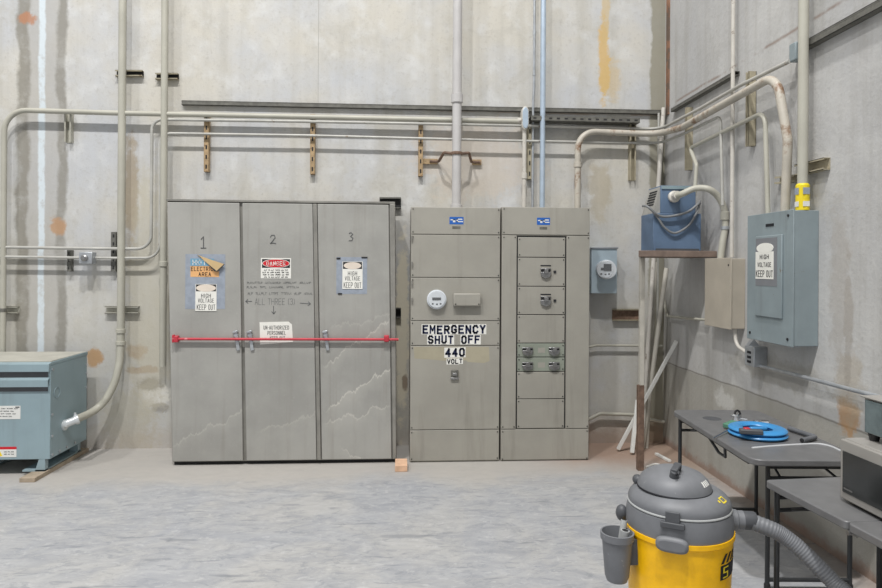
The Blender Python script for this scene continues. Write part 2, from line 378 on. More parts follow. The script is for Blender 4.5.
def right_wall_mat():
    n = N('right_wall_concrete'); x, y, z = n.xyz()
    big = n.noise(.9, 5, .6); fine = n.noise(28, 4, .65); mid = n.noise(3.5, 5, .62)
    streak = n.noise(1, 5, .6, n.scaled((1, 6, .4)))
    c = n.mix(n.ramp(big, .3, .7), S(178, 178, 178), S(194, 193, 190))
    c = n.mix(n.ramp(streak, .42, .75, 0, .6), c, S(156, 153, 147))
    c = n.mix(n.ramp(mid, .5, .74, 0, .4), c, S(204, 204, 202))
    c = n.mix(n.ramp(fine, .52, .75, 0, .26), c, S(140, 138, 132))
    c = n.mix(n.ramp(n.noise(80, 3, .6), .6, .75, 0, .3), c, S(132, 130, 126))
    c = n.mix(n.ramp(n.noise(2.2, 6, .7, None, .6), .5, .7, 0, .35), c, S(160, 158, 152))
    zs = R(665, 361).z
    zz = n.math('ADD', z, n.math('MULTIPLY', n.math('SUBTRACT', mid, .5), .03))
    c = n.mix(n.math('MULTIPLY', n.ramp(zz, zs-.03, zs+.01, 1, 0), .6), c, S(150, 146, 134))
    c = n.mix(n.math('MULTIPLY', n.band(zz, zs-.014, zs-.002, .006), .7), c, S(110, 106, 98))
    zu = R(770, 45).z
    c = n.mix(n.math('MULTIPLY', n.math('MULTIPLY', n.band(zz, zu-.01, zu+.01, .01), n.ramp(n.noise(4, 3), .42, .56)), .7), c, S(132, 112, 100))
    nz = n.noise(6, 5, .7)
    def sp(p, q, w, h, col, k):
        nonlocal c
        q_ = R(p, q); s_ = (q_-CAMP).length/640
        c = n.mix(n.math('MULTIPLY', n.spot(y, z, q_.y, q_.z, w*s_*1.7, h*s_, nz), k), c, col)
    sp(848, 415, 8, 16, S(178, 134, 82), .75); sp(850, 385, 10, 30, S(172, 160, 140), .5); sp(848, 330, 3, 60, S(150, 142, 132), .5)
    sp(725, 400, 10, 10, S(204, 204, 200), .6); sp(840, 290, 8, 70, S(166, 160, 152), .5); sp(770, 370, 40, 14, S(152, 148, 138), .5)
    c = n.mix(n.ramp(n.math('ADD', z, n.math('MULTIPLY', n.math('SUBTRACT', nz, .5), .2)), .02, .1, .6, 0), c, S(140, 104, 86))
    bump = n.math('ADD', n.math('MULTIPLY', mid, .6), n.math('MULTIPLY', fine, .4))
    return n.done(c, .85, 0, bump, .3, .02)
def floor_mat():
    n = N('dusty_concrete_floor'); x, y, z = n.xyz()
    w = n.noise(1.1, 6, .65, None, .8); m2 = n.noise(4.5, 7, .72, n.scaled((.8, 1.5, 1)), 1.0); fine = n.noise(55, 4, .7)
    c = n.mix(n.ramp(w, .35, .65), S(157, 159, 163), S(169, 168, 166))
    c = n.mix(n.ramp(m2, .44, .66, 0, .55), c, S(136, 139, 145))
    c = n.mix(n.ramp(m2, .5, .32, 0, .45), c, S(178, 178, 178))
    c = n.mix(n.ramp(n.noise(9, 7, .78, n.scaled((.7, 1.5, 1)), 1.2), .5, .66, 0, .55), c, S(124, 128, 133))
    c = n.mix(n.ramp(n.noise(16, 6, .75, n.scaled((.8, 1.4, 1)), .8), .54, .66, 0, .5), c, S(188, 188, 188))
    c = n.mix(n.ramp(fine, .55, .8, 0, .3), c, S(184, 184, 183))
    yd = n.math('ADD', y, n.math('MULTIPLY', n.math('SUBTRACT', w, .5), .8))
    c = n.mix(n.ramp(yd, 4.95, 5.5, 0, .75), c, S(172, 167, 160))
    c = n.mix(n.math('MULTIPLY', n.ramp(yd, 5.2, 5.9, 0, .8), n.ramp(x, .9, 1.9)), c, S(152, 124, 106))
    c = n.mix(n.ramp(n.math('ADD', x, n.math('MULTIPLY', w, .4)), 2.55, 2.85, 0, .6), c, S(146, 128, 112))
    # short scuffs and tyre rubs
    for rot, sc, th in ((.5, (1.2, 9, 1), .69), (-.9, (1.0, 8, 1), .7), (1.5, (1.1, 10, 1), .71)):
        mp = n.node('ShaderNodeMapping'); n.put(mp.inputs['Vector'], n.obj()); mp.inputs['Rotation'].default_value = (0, 0, rot); mp.inputs['Scale'].default_value = sc
        c = n.mix(n.math('MULTIPLY', n.ramp(n.noise(1.6, 4, .6, mp.outputs[0], .5), th-.06, th), n.ramp(yd, 5.5, 4.9, 0, .5)), c, S(112, 116, 122))
    return n.done(c, .7, 0, n.math('ADD', n.math('MULTIPLY', m2, .5), fine), .12, .01)
struct(MB().box(-9, WX+.3, -3, WY+.3, -.2, 0).build('floor', floor_mat(), local=True))
struct(MB().box(-9, WX+.3, WY, WY+.3, 0, 9).build('wall_back', back_wall_mat(), local=True))
struct(MB().box(WX, WX+.3, -3, WY, 0, 9).build('wall_right', right_wall_mat(), local=True))
# rust-stained joint filler standing in the corner
q0, q1 = R(671, 112, .02), R(672, -20, .02)
struct(MB().box(WX-.012, WX, WY-.11, WY-.045, q0.z, 8.9).build('trim_1', paint('rusty_joint_filler', S(140, 104, 82), .8, var=.3, scale=5, wear=S(104, 88, 76), wamt=.12, wscale=3), local=True))

# ------------------------------------------------------------------ signs (built as sub-parts of doors and panels)
def quadY(mb, px0, py0, px1, py1, y, t, m=0):
    a, b = XY(px0, py0, y), XY(px1, py1, y)
    mb.box(a.x, b.x, y-t, y+.0002, b.z, a.z, m); return a, b
def textY(mb, s, px0, py0, px1, py1, y, m=0, bold=.02):
    a, b = XY(px0, py1, y+.0004), XY(px1, py0, y+.0004); mb.text(s, a, b.x-a.x, b.z-a.z, m=m, bold=bold)
def ellY(mb, px, py, rx, ry, y, t, m, n=36):
    c = XY(px, py, y); k = (c-CAMP).length/640
    mb.prism([c+Vector((rx*k*math.cos(2*math.pi*i/n), 0, ry*k*math.sin(2*math.pi*i/n))) for i in range(n)], (0, -t, 0), m)
def squiggle(mb, px0, px1, py, hpx, y, m, words, r=.0013):
    """illegible lettering: rows of small pen strokes"""
    x = px0; tot = sum(words)+.7*(len(words)-1); un = (px1-px0)/tot
    for w in words:
        k = max(1, round(w*un/(hpx*.85))); cw = w*un/k
        for i in range(k):
            a, b = x+cw*i+cw*.1, x+cw*(i+1)-cw*.12; t, u = py-hpx/2, py+hpx/2; v = py+random.uniform(-.2, .2)*hpx
            st = random.choice([[(a, t), (a, u), (b, u)], [(a, u), ((a+b)/2, t), (b, u)], [(a, u), (a, t), (b, t), (b, v), (a, v)], [(b, t), (a, v), (b, v), (a, u)], [(a, t), (b, t), ((a+b)/2, t), ((a+b)/2, u)]])
            mb.sweep([XY(p, q, y) for p, q in st], r, 5, m)
        x += (w+.7)*un

# ------------------------------------------------------------------ three-door electrical cabinet
CY = 5.725                                           # its front plane
cb0, cb1 = XY(172, 460, CY), XY(396.5, 460, CY)
cab = thing('electrical_cabinet', (( cb0.x+cb1.x)/2, (CY+WY)/2, 0), 'tall grey three-door electrical cabinet with signs, doors numbered 1 to 3', 'electrical cabinet')
ZT, ZB = XY(240, 200.8, CY).z, .028
def cx(px_top, px_bot, z):                           # the cabinet stands a little racked
    a, b = XY(px_top, 203, CY).x, XY(px_bot, 460, CY).x
    return b+(a-b)*(z-.05)/(ZT-.05)
def rack(mb, pt0, pb0, pt1, pb1, z0, z1, y0, y1, m=0):
    mb.prism([(cx(pt0, pb0, z0), y0, z0), (cx(pt1, pb1, z0), y0, z0), (cx(pt1, pb1, z1), y0, z1), (cx(pt0, pb0, z1), y0, z1)], (0, y1-y0, 0), m); return mb
mb = MB(); rack(mb, 167, 172, 395, 396, ZB, ZT-.012, CY+.012, CY+.47); mb.build('body', 'cab_frame', cab, .004)
mb = MB(); rack(mb, 168, 173, 394, 395, 0, ZB, CY+.03, CY+.46); mb.build('plinth', 'dark', cab)
mb = MB(); rack(mb, 166.5, 166.5, 395, 395, ZT-.012, ZT+.008, CY-.012, CY+.475); mb.build('top_rim', 'cab_frame', cab, .003)
mb = MB(); rack(mb, 389.6, 392.6, 395, 396.4, ZB+.01, ZT-.012, CY-.018, CY+.012); mb.build('corner_post', 'cab_frame', cab, .006)
doors = []
for i, (a, b, c, d) in enumerate(((167.6, 172.8, 239.6, 243.4), (242.6, 246.6, 312.6, 316.8), (317.6, 321.8, 388.6, 391.6))):
    mb = MB(); rack(mb, a, b, c, d, ZB+.01, ZT-.02, CY-.012, CY+.012)
    dr = mb.build('door', 'cab', cab, .005); dr['label'] = ['left door with a torn orange sign', 'middle door with handwriting and a red danger sign', 'right door with pale water marks'][i]
    doors.append(dr)
mb = MB(); rack(mb, 313.2, 317.3, 317.0, 321.2, ZB+.01, ZT-.02, CY-.02, CY+.012); mb.build('mullion', 'cab_frame', cab, .004)
FY = CY-.0122
def hv_sign(parent, x0, y0, x1, y1, plate, y=FY):
    mb = MB()
    if plate: quadY(mb, *plate, y, .002, 2)
    quadY(mb, x0, y0, x1, y1, y-.002, .002, 0); w, h = x1-x0, y1-y0; yy = y-.0044
    quadY(mb, x0+.5, y0+.4, x1-.5, y0+h*.27, yy, .0003, 1)
    ellY(mb, (x0+x1)/2, y0+h*.15, w*.43, h*.125, yy-.0006, .0003, 3)
    textY(mb, 'HIGH', x0+w*.27, y0+h*.36, x1-w*.27, y0+h*.51, yy, 1, .04)
    textY(mb, 'VOLTAGE', x0+w*.12, y0+h*.54, x1-w*.12, y0+h*.69, yy, 1, .04)
    textY(mb, 'KEEP OUT', x0+w*.06, y0+h*.76, x1-w*.06, y0+h*.96, yy, 1, .05)
    o = mb.build('warning_sign', ['sign_white', 'ink', 'tape_blue', 'oval'], parent); o['label'] = 'white sign reading HIGH VOLTAGE KEEP OUT on blue film'; return o
# door 1
mb = MB(); quadY(mb, 185.5, 254, 225, 309, FY, .001, 0); mb.build('backing_film', 'tape_blue', doors[0])
hv_sign(doors[0], 195.5, 284, 216.5, 311, None, FY-.001)
mb = MB(); y = FY-.001
quadY(mb, 190.5, 258.5, 214, 266, y, .001, 1); quadY(mb, 190.5, 266, 219, 277, y, .001, 0)
textY(mb, 'HOT', 192.5, 259.8, 206.5, 265, y-.0016, 2, .02)
textY(mb, 'ELECTRICAL', 191, 266.8, 219, 271, y-.0016, 3, .05); textY(mb, 'AREA', 198.5, 272.2, 211, 276.3, y-.0016, 3, .05)
mb.prism([XY(197, 254.5, y-.004), XY(203, 257, y-.006), XY(224, 264, y-.018), XY(216.5, 271, y-.02), XY(209, 264.5, y-.006)], (0, -.001, 0), 4)
mb.prism([XY(197, 254.3, y-.005), XY(209, 264, y-.008), XY(216.5, 271, y-.021), XY(224, 264, y-.019), XY(224.6, 264.6, y-.021), XY(218, 271.6, y-.023), XY(214.5, 271.2, y-.022), XY(207, 263, y-.009)], (0, -.001, 0), 3)
o = mb.build('torn_sign', ['orange', 'sky_blue', 'white', 'ink', 'tan'], doors[0]); o['label'] = 'peeling blue and orange sign reading HOT ELECTRICAL AREA'
# door 3
mb = MB(); quadY(mb, 336.5, 257, 367, 294, FY, .001, 0); mb.build('backing_film', 'tape_blue', doors[2])
mb = MB()
for (a, b, c, d) in ((336.5, 257.5, 340.5, 259.3), (361.5, 256.8, 367.5, 258.2), (338, 293, 342, 294.6)): quadY(mb, a, b, c, d, FY-.001, .004)
mb.each('tape_corner', 'black', doors[2])
hv_sign(doors[2], 342.5, 261.5, 362.5, 289, None, FY-.001)
# door 2
mb = MB(); quadY(mb, 261, 258, 291, 278.5, FY, .002, 0); quadY(mb, 262, 259, 290, 268, FY-.002, .0004, 1)
ellY(mb, 276, 263.4, 13.2, 4.2, FY-.0025, .0004, 0); ellY(mb, 276, 263.4, 12.6, 3.8, FY-.003, .0004, 2); textY(mb, 'DANGER', 266.5, 261.2, 285.5, 265.7, FY-.0038, 0, .04)
for k, (w0, w1) in enumerate(((264, 288), (262.5, 289), (263, 289), (264, 288))):
    squiggle(mb, w0, w1, 270.2+k*2.3, 1.1, FY-.0026, 1, [2, 1, 2, 3, 1.5, 2], .0016)
o = mb.build('danger_sign', ['sign_white', 'ink', 'sign_red'], doors[1]); o['label'] = 'white sign with DANGER in a red oval'
mb = MB()
textY(mb, 'UN-AUTHORIZED', 263.5, 325.6, 289, 329.6, FY-.0028, 1, .05); textY(mb, 'PERSONNEL', 267.5, 331, 286, 335, FY-.0028, 1, .05); textY(mb, 'KEEP OUT', 270, 336.3, 285, 339.6, FY-.0028, 1, .05)
p = [XY(259.6, 322.2, FY), XY(288.5, 321.6, FY), XY(292, 324.5, FY), XY(293, 342, FY), XY(260.2, 344.5, FY)]
mb.prism(p, (0, -.002, 0), 0)
o = mb.build('notice_sign', ['sign_white', 'ink'], doors[1]); o['label'] = 'white sign reading UN-AUTHORIZED PERSONNEL'
# hand-written numbers and notes
for dr, s, bx in ((doors[0], '1', (200.5, 236.5, 206.5, 248)), (doors[1], '2', (270, 235, 276, 243.5)), (doors[2], '3', (348.5, 232.5, 353.5, 241))):
    st = {'1': [(.1, .25), (.5, 0), (.5, 1), (.05, 1), (.95, 1)], '2': [(.05, .25), (.3, 0), (.75, .03), (.85, .3), (.5, .65), (.05, 1), (.5, .92), (1, 1)], '3': [(.1, .1), (.5, 0), (.85, .2), (.4, .45), (.9, .65), (.7, .95), (.05, .95)]}[s]
    x0, y0, x1, y1 = bx; mb = MB(); mb.sweep([XY(x0+(x1-x0)*u_, y0+(y1-y0)*v_, FY-.001) for u_, v_ in st], .004, 6); mb.build('number', 'pencil', dr)
mb = MB(); y = FY-.0006
squiggle(mb, 247, 311, 282.8, 1.9, y, 0, [4, 4, 3.5, 3]); squiggle(mb, 246.5, 299, 287.2, 1.9, y, 0, [2.5, 1.7, 3.5, 3]); squiggle(mb, 247.5, 313, 293.6, 2.3, y, 0, [1.5, 3.2, 2.6, 3, 2, 2.6])
textY(mb, 'ALL THREE (3)', 255, 298.6, 295, 304.8, y, 0, -.04)
def arrow(a, b, k=2.0):
    (ax_, ay), (bx, by) = a, b; l = math.hypot(bx-ax_, by-ay); ux, uy = (bx-ax_)/l, (by-ay)/l
    mb.sweep([XY(*a, y), XY(*b, y)], .0028, 5)
    for sg in (1, -1): mb.sweep([XY(*b, y), XY(bx-ux*k*1.3-uy*k*sg, by-uy*k*1.3+ux*k*sg, y)], .0028, 5)
arrow((252, 301.3), (245.5, 301.3)); arrow((300, 303), (310.5, 303.8)); arrow((273.5, 306), (273.7, 314))
mb.build('handwriting', 'pencil', doors[1])
# lever handles, standing out behind the bar
for dr, p in ((doors[0], 235.5), (doors[1], 249.5), (doors[2], 325)):
    mb = MB(); a, b = XY(p, 331, CY-.024), XY(p+3.0, 350.5, CY-.02)
    mb.bar(a, b, .03, .014, 0, (0, -1, 0)); c = XY(p+.6, 335, CY-.012); mb.cyl(c, c+Vector((0, -.018, 0)), .02)
    mb.bar(a+Vector((-.022, -.004, -.012)), a+Vector((.022, -.004, .0)), .02, .022, 0, (0, -1, 0))
    mb.build('handle', 'galv', dr, .004)
# red locking bar hooked across the doors
bl, br_ = XY(173, 339, CY-.042), XY(398.5, 339.5, CY-.042)
bar = thing('locking_bar', (bl.x, bl.y, bl.z), 'long red locking bar across the three doors of the tall grey cabinet', 'bar')
mb = MB(); mb.cyl(bl, br_, .0115, n=14); mb.build('rod', 'red', bar)
for p, q in ((176, 339), (386.5, 338.5)):
    mb = MB(); c = XY(p, q, CY-.042); mb.box(c.x-.022, c.x+.022, c.y-.02, CY-.012, c.z-.028, c.z+.028)
    if p < 300: mb.box(c.x-.028, c.x-.012, c.y-.025, c.y+.02, c.z-.03, c.z+.038)
    mb.build('bracket', 'red', bar, .006)

# ------------------------------------------------------------------ switchgear, two sections
SY = 5.72
def gear_box(px0, px1, name, label):
    a, b = XY(px0, 460, SY), XY(px1, 460, SY); zt = XY((px0+px1)/2, 207, SY).z
    r = thing(name, ((a.x+b.x)/2, (SY+WY)/2, 0), label, 'electrical cabinet', 'switchgear cabinets')
    MB().box(a.x, b.x, SY+.014, WY-.02, 0, zt-.002).build('body', 'gear', r, .004)
    return r, a.x, b.x, zt
def plate(r, x0, x1, q0, q1, name='panel', mat='gear', p=450, out=.014, g=.0035, screws=True, lab=None):
    z1, z0 = XY(p, q0, SY).z, XY(p, q1, SY).z
    o = MB().box(x0+g, x1-g, SY+.014-out, SY+.016, max(z0+g, .012), z1-g).build(name, mat, r, .003)
    if screws:
        mb = MB()
        for x in (x0+.018, x1-.018):
            for z in (z0+.022, z1-.022): mb.cyl((x, SY+.015-out, z), (x, SY+.010-out, z), .0055, n=8)
        mb.each('screw', 'dark', o)
    if lab: o['label'] = lab
    return o
gl, gx0, gx1, gzt = gear_box(409.6, 499.2, 'switchgear_cabinet', 'tall grey cabinet lettered EMERGENCY SHUT OFF 440 VOLT')
plate(gl, gx0, gx1, 207, 234.6); plate(gl, gx0, gx1, 234.6, 277.6)
p_meter = plate(gl, gx0, gx1, 277.6, 320.8, lab='panel with a round meter and a blank nameplate box')
p_emer = plate(gl, gx0, gx1, 320.8, 345.6, lab='narrow panel lettered EMERGENCY SHUT OFF')
p_440 = plate(gl, gx0, gx1, 345.6, 429.8, lab='large panel lettered 440 VOLT')
plate(gl, gx0, gx1, 429.8, 461)
def logo(panel, x0, y0, x1, y1):
    mb = MB(); quadY(mb, x0, y0, x1, y1, SY, .001, 0); w, h = x1-x0, y1-y0; y = SY-.0013
    quadY(mb, x0+w*.08, y0+h*.32, x0+w*.42, y0+h*.46, y, .0003, 1); quadY(mb, x0+w*.25, y0+h*.32, x0+w*.42, y0+h*.72, y, .0003, 1)
    quadY(mb, x0+w*.5, y0+h*.25, x0+w*.92, y0+h*.4, y, .0003, 1); quadY(mb, x0+w*.5, y0+h*.25, x0+w*.6, y0+h*.7, y, .0003, 1); quadY(mb, x0+w*.5, y0+h*.56, x0+w*.96, y0+h*.7, y, .0003, 1)
    mb.build('logo_sticker', ['logo_blue', 'white'], panel)
    mb = MB(); quadY(mb, x0+w*.2, y1+1.8, x1-w*.22, y1+4.6, SY, .001, 0); mb.build('data_plate', 'strut', panel)
def round_meter(root, px, py, y, rad, depth, parent=None, name='meter', mat='meter_body'):
    c = XY(px, py, y)
    o = MB().lathe([(rad*1.12, 0), (rad*1.12, depth*.35), (rad, depth*.4), (rad, depth*.55)], c, (0, -1, 0), 32).build(name, mat, parent or root, ang=30)
    fc = XY(px, py, y-depth*.56)
    mb = MB(); mb.lathe([(rad*.93, 0), (rad*.93, .004)], fc, (0, -1, 0), 32, 0)
    mb.box(fc.x-rad*.5, fc.x+rad*.5, fc.y-.006, fc.y-.004, fc.z-rad*.1, fc.z+rad*.22, 1)
    for dx, dz in ((-.45, -.5), (.05, -.55), (.45, -.5)): mb.box(fc.x+rad*(dx-.1), fc.x+rad*(dx+.1), fc.y-.006, fc.y-.004, fc.z+rad*(dz-.08), fc.z+rad*(dz+.08), 1)
    mb.build('meter_face', ['meter_body', 'ink'], o)
    MB().lathe([(rad*.98, 0), (rad*.98, depth*.3), (rad*.9, depth*.45), (0, depth*.47)], XY(px, py, y-depth*.57), (0, -1, 0), 32).build('meter_glass', 'glass', o)
    return o
logo([c for c in gl.children if c.name.startswith('panel')][0], 449.5, 216.8, 463.5, 224.4)
round_meter(gl, 436.6, 299.4, SY, .078, .07, p_meter)
mb = MB(); a, b = XY(453.5, 293.4, SY-.05), XY(481, 306.4, SY-.05); mb.box(a.x, b.x, SY-.05, SY, b.z, a.z)
o = mb.build('nameplate_box', 'gear', p_meter, .01)
mb = MB()
for dx in (.02, b.x-a.x-.02): mb.cyl((a.x+dx, SY-.054, b.z+.02), (a.x+dx, SY-.049, b.z+.02), .006, n=8)
mb.each('screw', 'dark', o)
def letters(panel, s, x0, y0, x1, y1, mats, bold=.11):
    n_ = len(s); w = (x1-x0)/n_
    for i, ch in enumerate(s):
        if ch == ' ': continue
        j = random.uniform(-.35, .35); a0 = x0+w*i; mb = MB()
        quadY(mb, a0-.25, y0-.6+j, a0+w+.15, y1+.6+j, SY-.0002*(i % 2), .0012, 0)
        k = .08
        textY(mb, ch, a0+w*k, y0+j, a0+w*(1-k), y1+j, SY-.0026, 1, bold)
        o = mb.build('letter_sticker', mats, panel); o['label'] = 'white sticker with the character '+ch
letters(p_emer, 'EMERGENCY', 421.8, 325.0, 486.2, 333.9, ['sign_white', 'navy'])
letters(p_emer, 'SHUT OFF', 427.4, 335.4, 480.6, 344.0, ['sign_white', 'navy'])
mb = MB(); q = [(413.5, 346.8), (489, 346.8), (489.6, 361), (484, 363), (468, 362), (466, 360.4), (443, 360.6), (430, 359.5), (414.5, 358.5)]
mb.prism([XY(*k, SY) for k in q], (0, -.0004, 0)); mb.build('paint_patch', 'cream', p_440)
letters(p_440, '440', 444.6, 348.1, 465.4, 357, ['sign_white', 'navy'])
letters(p_440, 'VOLT', 446.8, 358.8, 462.8, 363.6, ['sign_white', 'ink'], .09)
mb = MB(); a, b = XY(451, 370, SY), XY(458.2, 378.6, SY)
mb.box(a.x, b.x, SY-.014, SY, b.z, a.z, 0); mb.box(a.x+.012, b.x-.012, SY-.03, SY-.014, b.z+.03, a.z-.022, 1); mb.box(a.x-.004, b.x+.004, SY-.02, SY-.002, b.z-.006, b.z+.012, 1)
mb.build('latch', ['strut', 'steel'], p_440, .003)
mb = MB()
for q in (236, 262, 281, 298): c = XY(412, q, SY-.012); mb.cyl(c, c+Vector((0, .0, -.035)), .009, n=10)
mb.each('hinge', 'cab_frame', gl)

gr, hx0, hx1, hzt = gear_box(500.6, 588.8, 'switchgear_cabinet', 'tall grey cabinet with stacked breaker panels, right of the EMERGENCY SHUT OFF cabinet')
pt = plate(gr, hx0, hx1, 207, 235.2, p=545)
logo(pt, 537, 217.6, 550, 225)
sx0, sx1 = XY(516.6, 330, SY).x, XY(566, 330, SY).x
plate(gr, hx0, sx0, 235.2, 429, p=545); plate(gr, sx1, hx1, 235.2, 429, p=545); plate(gr, hx0, hx1, 429, 461, p=545)
rows = [(237, 257.4), (257.4, 286.4), (286.4, 314.8), (314.8, 343.2), (343.2, 357.2), (357.2, 371.6), (371.6, 399), (399, 428.6)]
MB().box(sx0, sx1, SY+.012, SY+.0145, XY(540, 428.8, SY).z, XY(540, 236, SY).z).build('recess', 'dark', gr)
br_p = []
for i, (q0, q1) in enumerate(rows):
    br_p.append(plate(gr, sx0+.006, sx1-.008, q0, q1, 'breaker_panel' if i in (1, 2, 4, 5) else 'panel', 'gear_green' if i in (4, 5) else 'gear', 545, .010))
def breaker(panel, px, py, w, h, dark=True):
    mb = MB(); y = SY+.004; a, b = XY(px-w/2, py-h/2, y), XY(px+w/2, py+h/2, y); zm = (a.z+b.z)/2
    mb.box(a.x, b.x, y-.006, y, b.z, a.z, 0)                                  # black throat
    mb.box(a.x+(b.x-a.x)*.3, a.x+(b.x-a.x)*.7, y-.04, y-.006, zm-.012, zm+.03, 1)      # toggle
    pts = [(a.x-.006, y, zm), (b.x+.006, y, zm), (b.x-.004, y, b.z-.012), ((a.x+b.x)/2, y, b.z-.03), (a.x+.004, y, b.z-.012)]
    mb.prism(pts, (0, -.02, 0), 1); mb.box(a.x-.004, b.x+.004, y-.012, y, a.z-.006, a.z+.006, 1)
    mb.build('breaker', ['black', 'steel'], panel, .003)
breaker(br_p[1], 545.6, 272, 9.5, 6.6); breaker(br_p[2], 545.6, 300, 9.8, 6.6)
for k, py in ((4, 350.2), (5, 365)):
    for px in (527.4, 554): breaker(br_p[k], px, py, 10, 4.6)
    mb = MB(); quadY(mb, 538, py-2.5, 545, py+2.5, SY+.004, .0006, 0); mb.build('data_plate', 'gear', br_p[k])
for k, py in ((1, 265.6), (2, 294.4)):
    mb = MB(); quadY(mb, 540.5, py-.6, 551, py+.8, SY+.004, .0008, 0); quadY(mb, 553.5, py+5, 556, py+7.4, SY+.004, .008, 0); mb.each('data_plate', 'ink', br_p[k])

# ------------------------------------------------------------------ dry transformer on planks (left)
TY0, TY1, TXR, TXL = 5.5, 6.12, -2.885, -3.72
tz0, tz1 = .135, G(52, 361, 0).z
tz1 = XY(50, 372, TY0).z+.075
tf = thing('transformer', ((TXL+TXR)/2, (TY0+TY1)/2, .035), 'pale blue-grey ventilated transformer case with a sloping lid, by the left wall joint', 'transformer')
zl = XY(40, 392, TY0).z
MB().box(TXL, TXR, TY0, TY1, tz0, tz1-.02).build('housing', 'trf', tf, .004)
mb = MB()
mb.prism([(TXL-.01, TY0-.03, tz1-.07), (TXL-.01, TY0-.03, tz1-.005), (TXL-.01, TY0+.01, tz1+.005), (TXL-.01, TY1+.01, tz1+.012), (TXL-.01, TY1+.01, tz1-.02), (TXL-.01, TY0+.0, tz1-.02), (TXL-.01, TY0-.02, tz1-.07)], (TXR-TXL+.02-.008, 0, 0), 0)
lid = mb.build('lid', 'trf', tf, .003)
MB().box(TXL, TXR-.005, TY0+.02, TY1, tz1+.004, tz1+.0135).build('dust_layer', 'trf_top', lid)
for z1, z0 in ((.07, .135), (.195, .235)):  # flat dark strips: shade in the slot and the shadow beneath the louver
    MB().box(TXL+.02, TXR-.02, TY0-.003, TY0+.002, tz1-z0, tz1-z1).build('slot_shade', 'vac_dark', tf)
mb = MB(); z = tz1-.118
mb.prism([(TXL, TY0, z), (TXL, TY0-.03, z-.02), (TXL, TY0-.03, z-.076), (TXL, TY0-.024, z-.076), (TXL, TY0-.024, z-.024), (TXL, TY0, z-.012)], (TXR-TXL-.006, 0, 0)); mb.build('louver', 'trf', tf)
mb = MB(); a, b = XY(-12, 406, TY0), XY(20.5, 419, TY0); mb.box(a.x, b.x, TY0-.002, TY0, b.z, a.z, 0)
for i, (w0, w1) in enumerate(((-6, 18), (-8, 14), (-6, 16), (-8, 12))): squiggle(mb, w0, w1, 408.6+i*2.6, .8, TY0-.0025, 1, [3, 2, 3, 2], .0012)
mb.box(b.x-.04, b.x-.008, TY0-.003, TY0-.002, a.z-.016, a.z-.006, 1)
mb.build('rating_label', ['white', 'pencil'], tf)
mb = MB(); a, b = XY(-10, 447, TY0), XY(16.5, 457, TY0); zc = XY(5, 449.4, TY0).z
mb.box(a.x, b.x, TY0-.002, TY0, b.z, zc, 0); mb.box(a.x, b.x, TY0-.002, TY0, zc, a.z, 1); c = XY(1, 453.5, TY0-.002); mb.prism([c+Vector((-.03, 0, -.022)), c+Vector((.012, 0, -.022)), c+Vector((-.009, 0, .02))], (0, -.0006, 0), 2)
for i in range(2): squiggle(mb, 4, 14, 451.8+i*2.4, .8, TY0-.0025, 3, [3, 2, 3], .0012)
mb.build('warning_label', ['white', 'sign_red', 'yellow_tag', 'pencil'], tf)
mb = MB()
for (yy, zz) in ((TY0+.03, tz1-.06), (TY0+.025, .5), (TY0+.025, .32), (TY0+.03, tz0+.03), (TY0+.14, tz0+.03), (TY0+.26, tz0+.03), (TY0+.4, tz0+.03), (TY1-.02, .75), (TY1-.02, .62), (TY1-.02, .83)):
    mb.cyl((TXR-.002, yy, zz), (TXR+.008, yy, zz), .011, n=8)
mb.each('screw', 'galv', tf)
MB().torus((TXR+.001, TY0+.1, .67), .045, .004, (1, 0, 0), 28, 6).build('knockout', 'trf', tf)
for x, zf in ((TXR-.14, .0352), (TXL+.14, .0005)):
    mb = MB()
    for y in (TY0+.0, TY1-.08): mb.prism([(x+.05, y, tz0), (x+.10, y, tz0), (x+.10, y, zf+.001), (x+.02, y, zf+.001)], (0, .05, 0))
    mb.box(x-.08, x+.10, TY0, TY1-.02, zf, zf+.013); mb.build('foot', 'trf', tf)
def plank(p0, p1, w, h, mat, label, cat='plank'):
    a, b = Vector(p0), Vector(p1); d = (b-a).normalized(); sd = Vector((d.y, -d.x, 0))
    o = MB().prism([a-sd*w/2, a+sd*w/2, b+sd*w/2, b-sd*w/2], (0, 0, h)).build('plank', mat, None, .002)
    return tag(o, label, cat)
q = G(26.5, 482.5); plank((-2.975, q.y, 0), (-2.96, 6.2, 0), .12, .035, 'wood', 'grey weathered plank under the right side of the blue-grey transformer')

# wood block at the foot of the gap between cabinets
a, b = G(395, 472), G(407.4, 472)
o = MB().box(a.x, b.x, a.y, a.y+.2, 0, .055, 0).build('wood_block', 'wood_new', None, .004)
tag(o, 'short orange-tinted wood block on the floor between the two big cabinets', 'block')

# ------------------------------------------------------------------ conduits
def tube_thing(name, pts, r, mat, label, br=.14, coup=(), cmat=None, group='conduits on the walls', cat='conduit', straps=()):
    P = fillet(pts, br)
    if not coup and not straps:
        return tag(MB().sweep(P, r, 14).build(name, mat), label, cat, group)
    t = thing(name, Vector(pts[-1]), label, cat, group)
    MB().sweep(P, r, 14).build('pipe', mat, t)
    for c, ax, l in coup:
        c, ax = Vector(c), Vector(ax).normalized()
        MB().lathe([(r*1.05, -l/2), (r*1.28, -l/2+.004), (r*1.28, l/2-.004), (r*1.05, l/2)], c, ax, 18).build('coupling', cmat or mat, t)
    for c, ax, s_ in straps:
        c, ax = Vector(c), Vector(ax).normalized()
        MB().lathe([(r*1.0, -.016), (r*1.18, -.015), (r*1.18, .015), (r*1.0, .016)], c, ax, 16).build('strap', 'strut', t)
    return t
def V(px, y0, y1, d): 
    a = B(px, (y0+y1)/2, d); return Vector((a.x, a.y, B(px, y0, d).z)), Vector((a.x, a.y, B(px, y1, d).z))
TOP = 5.2
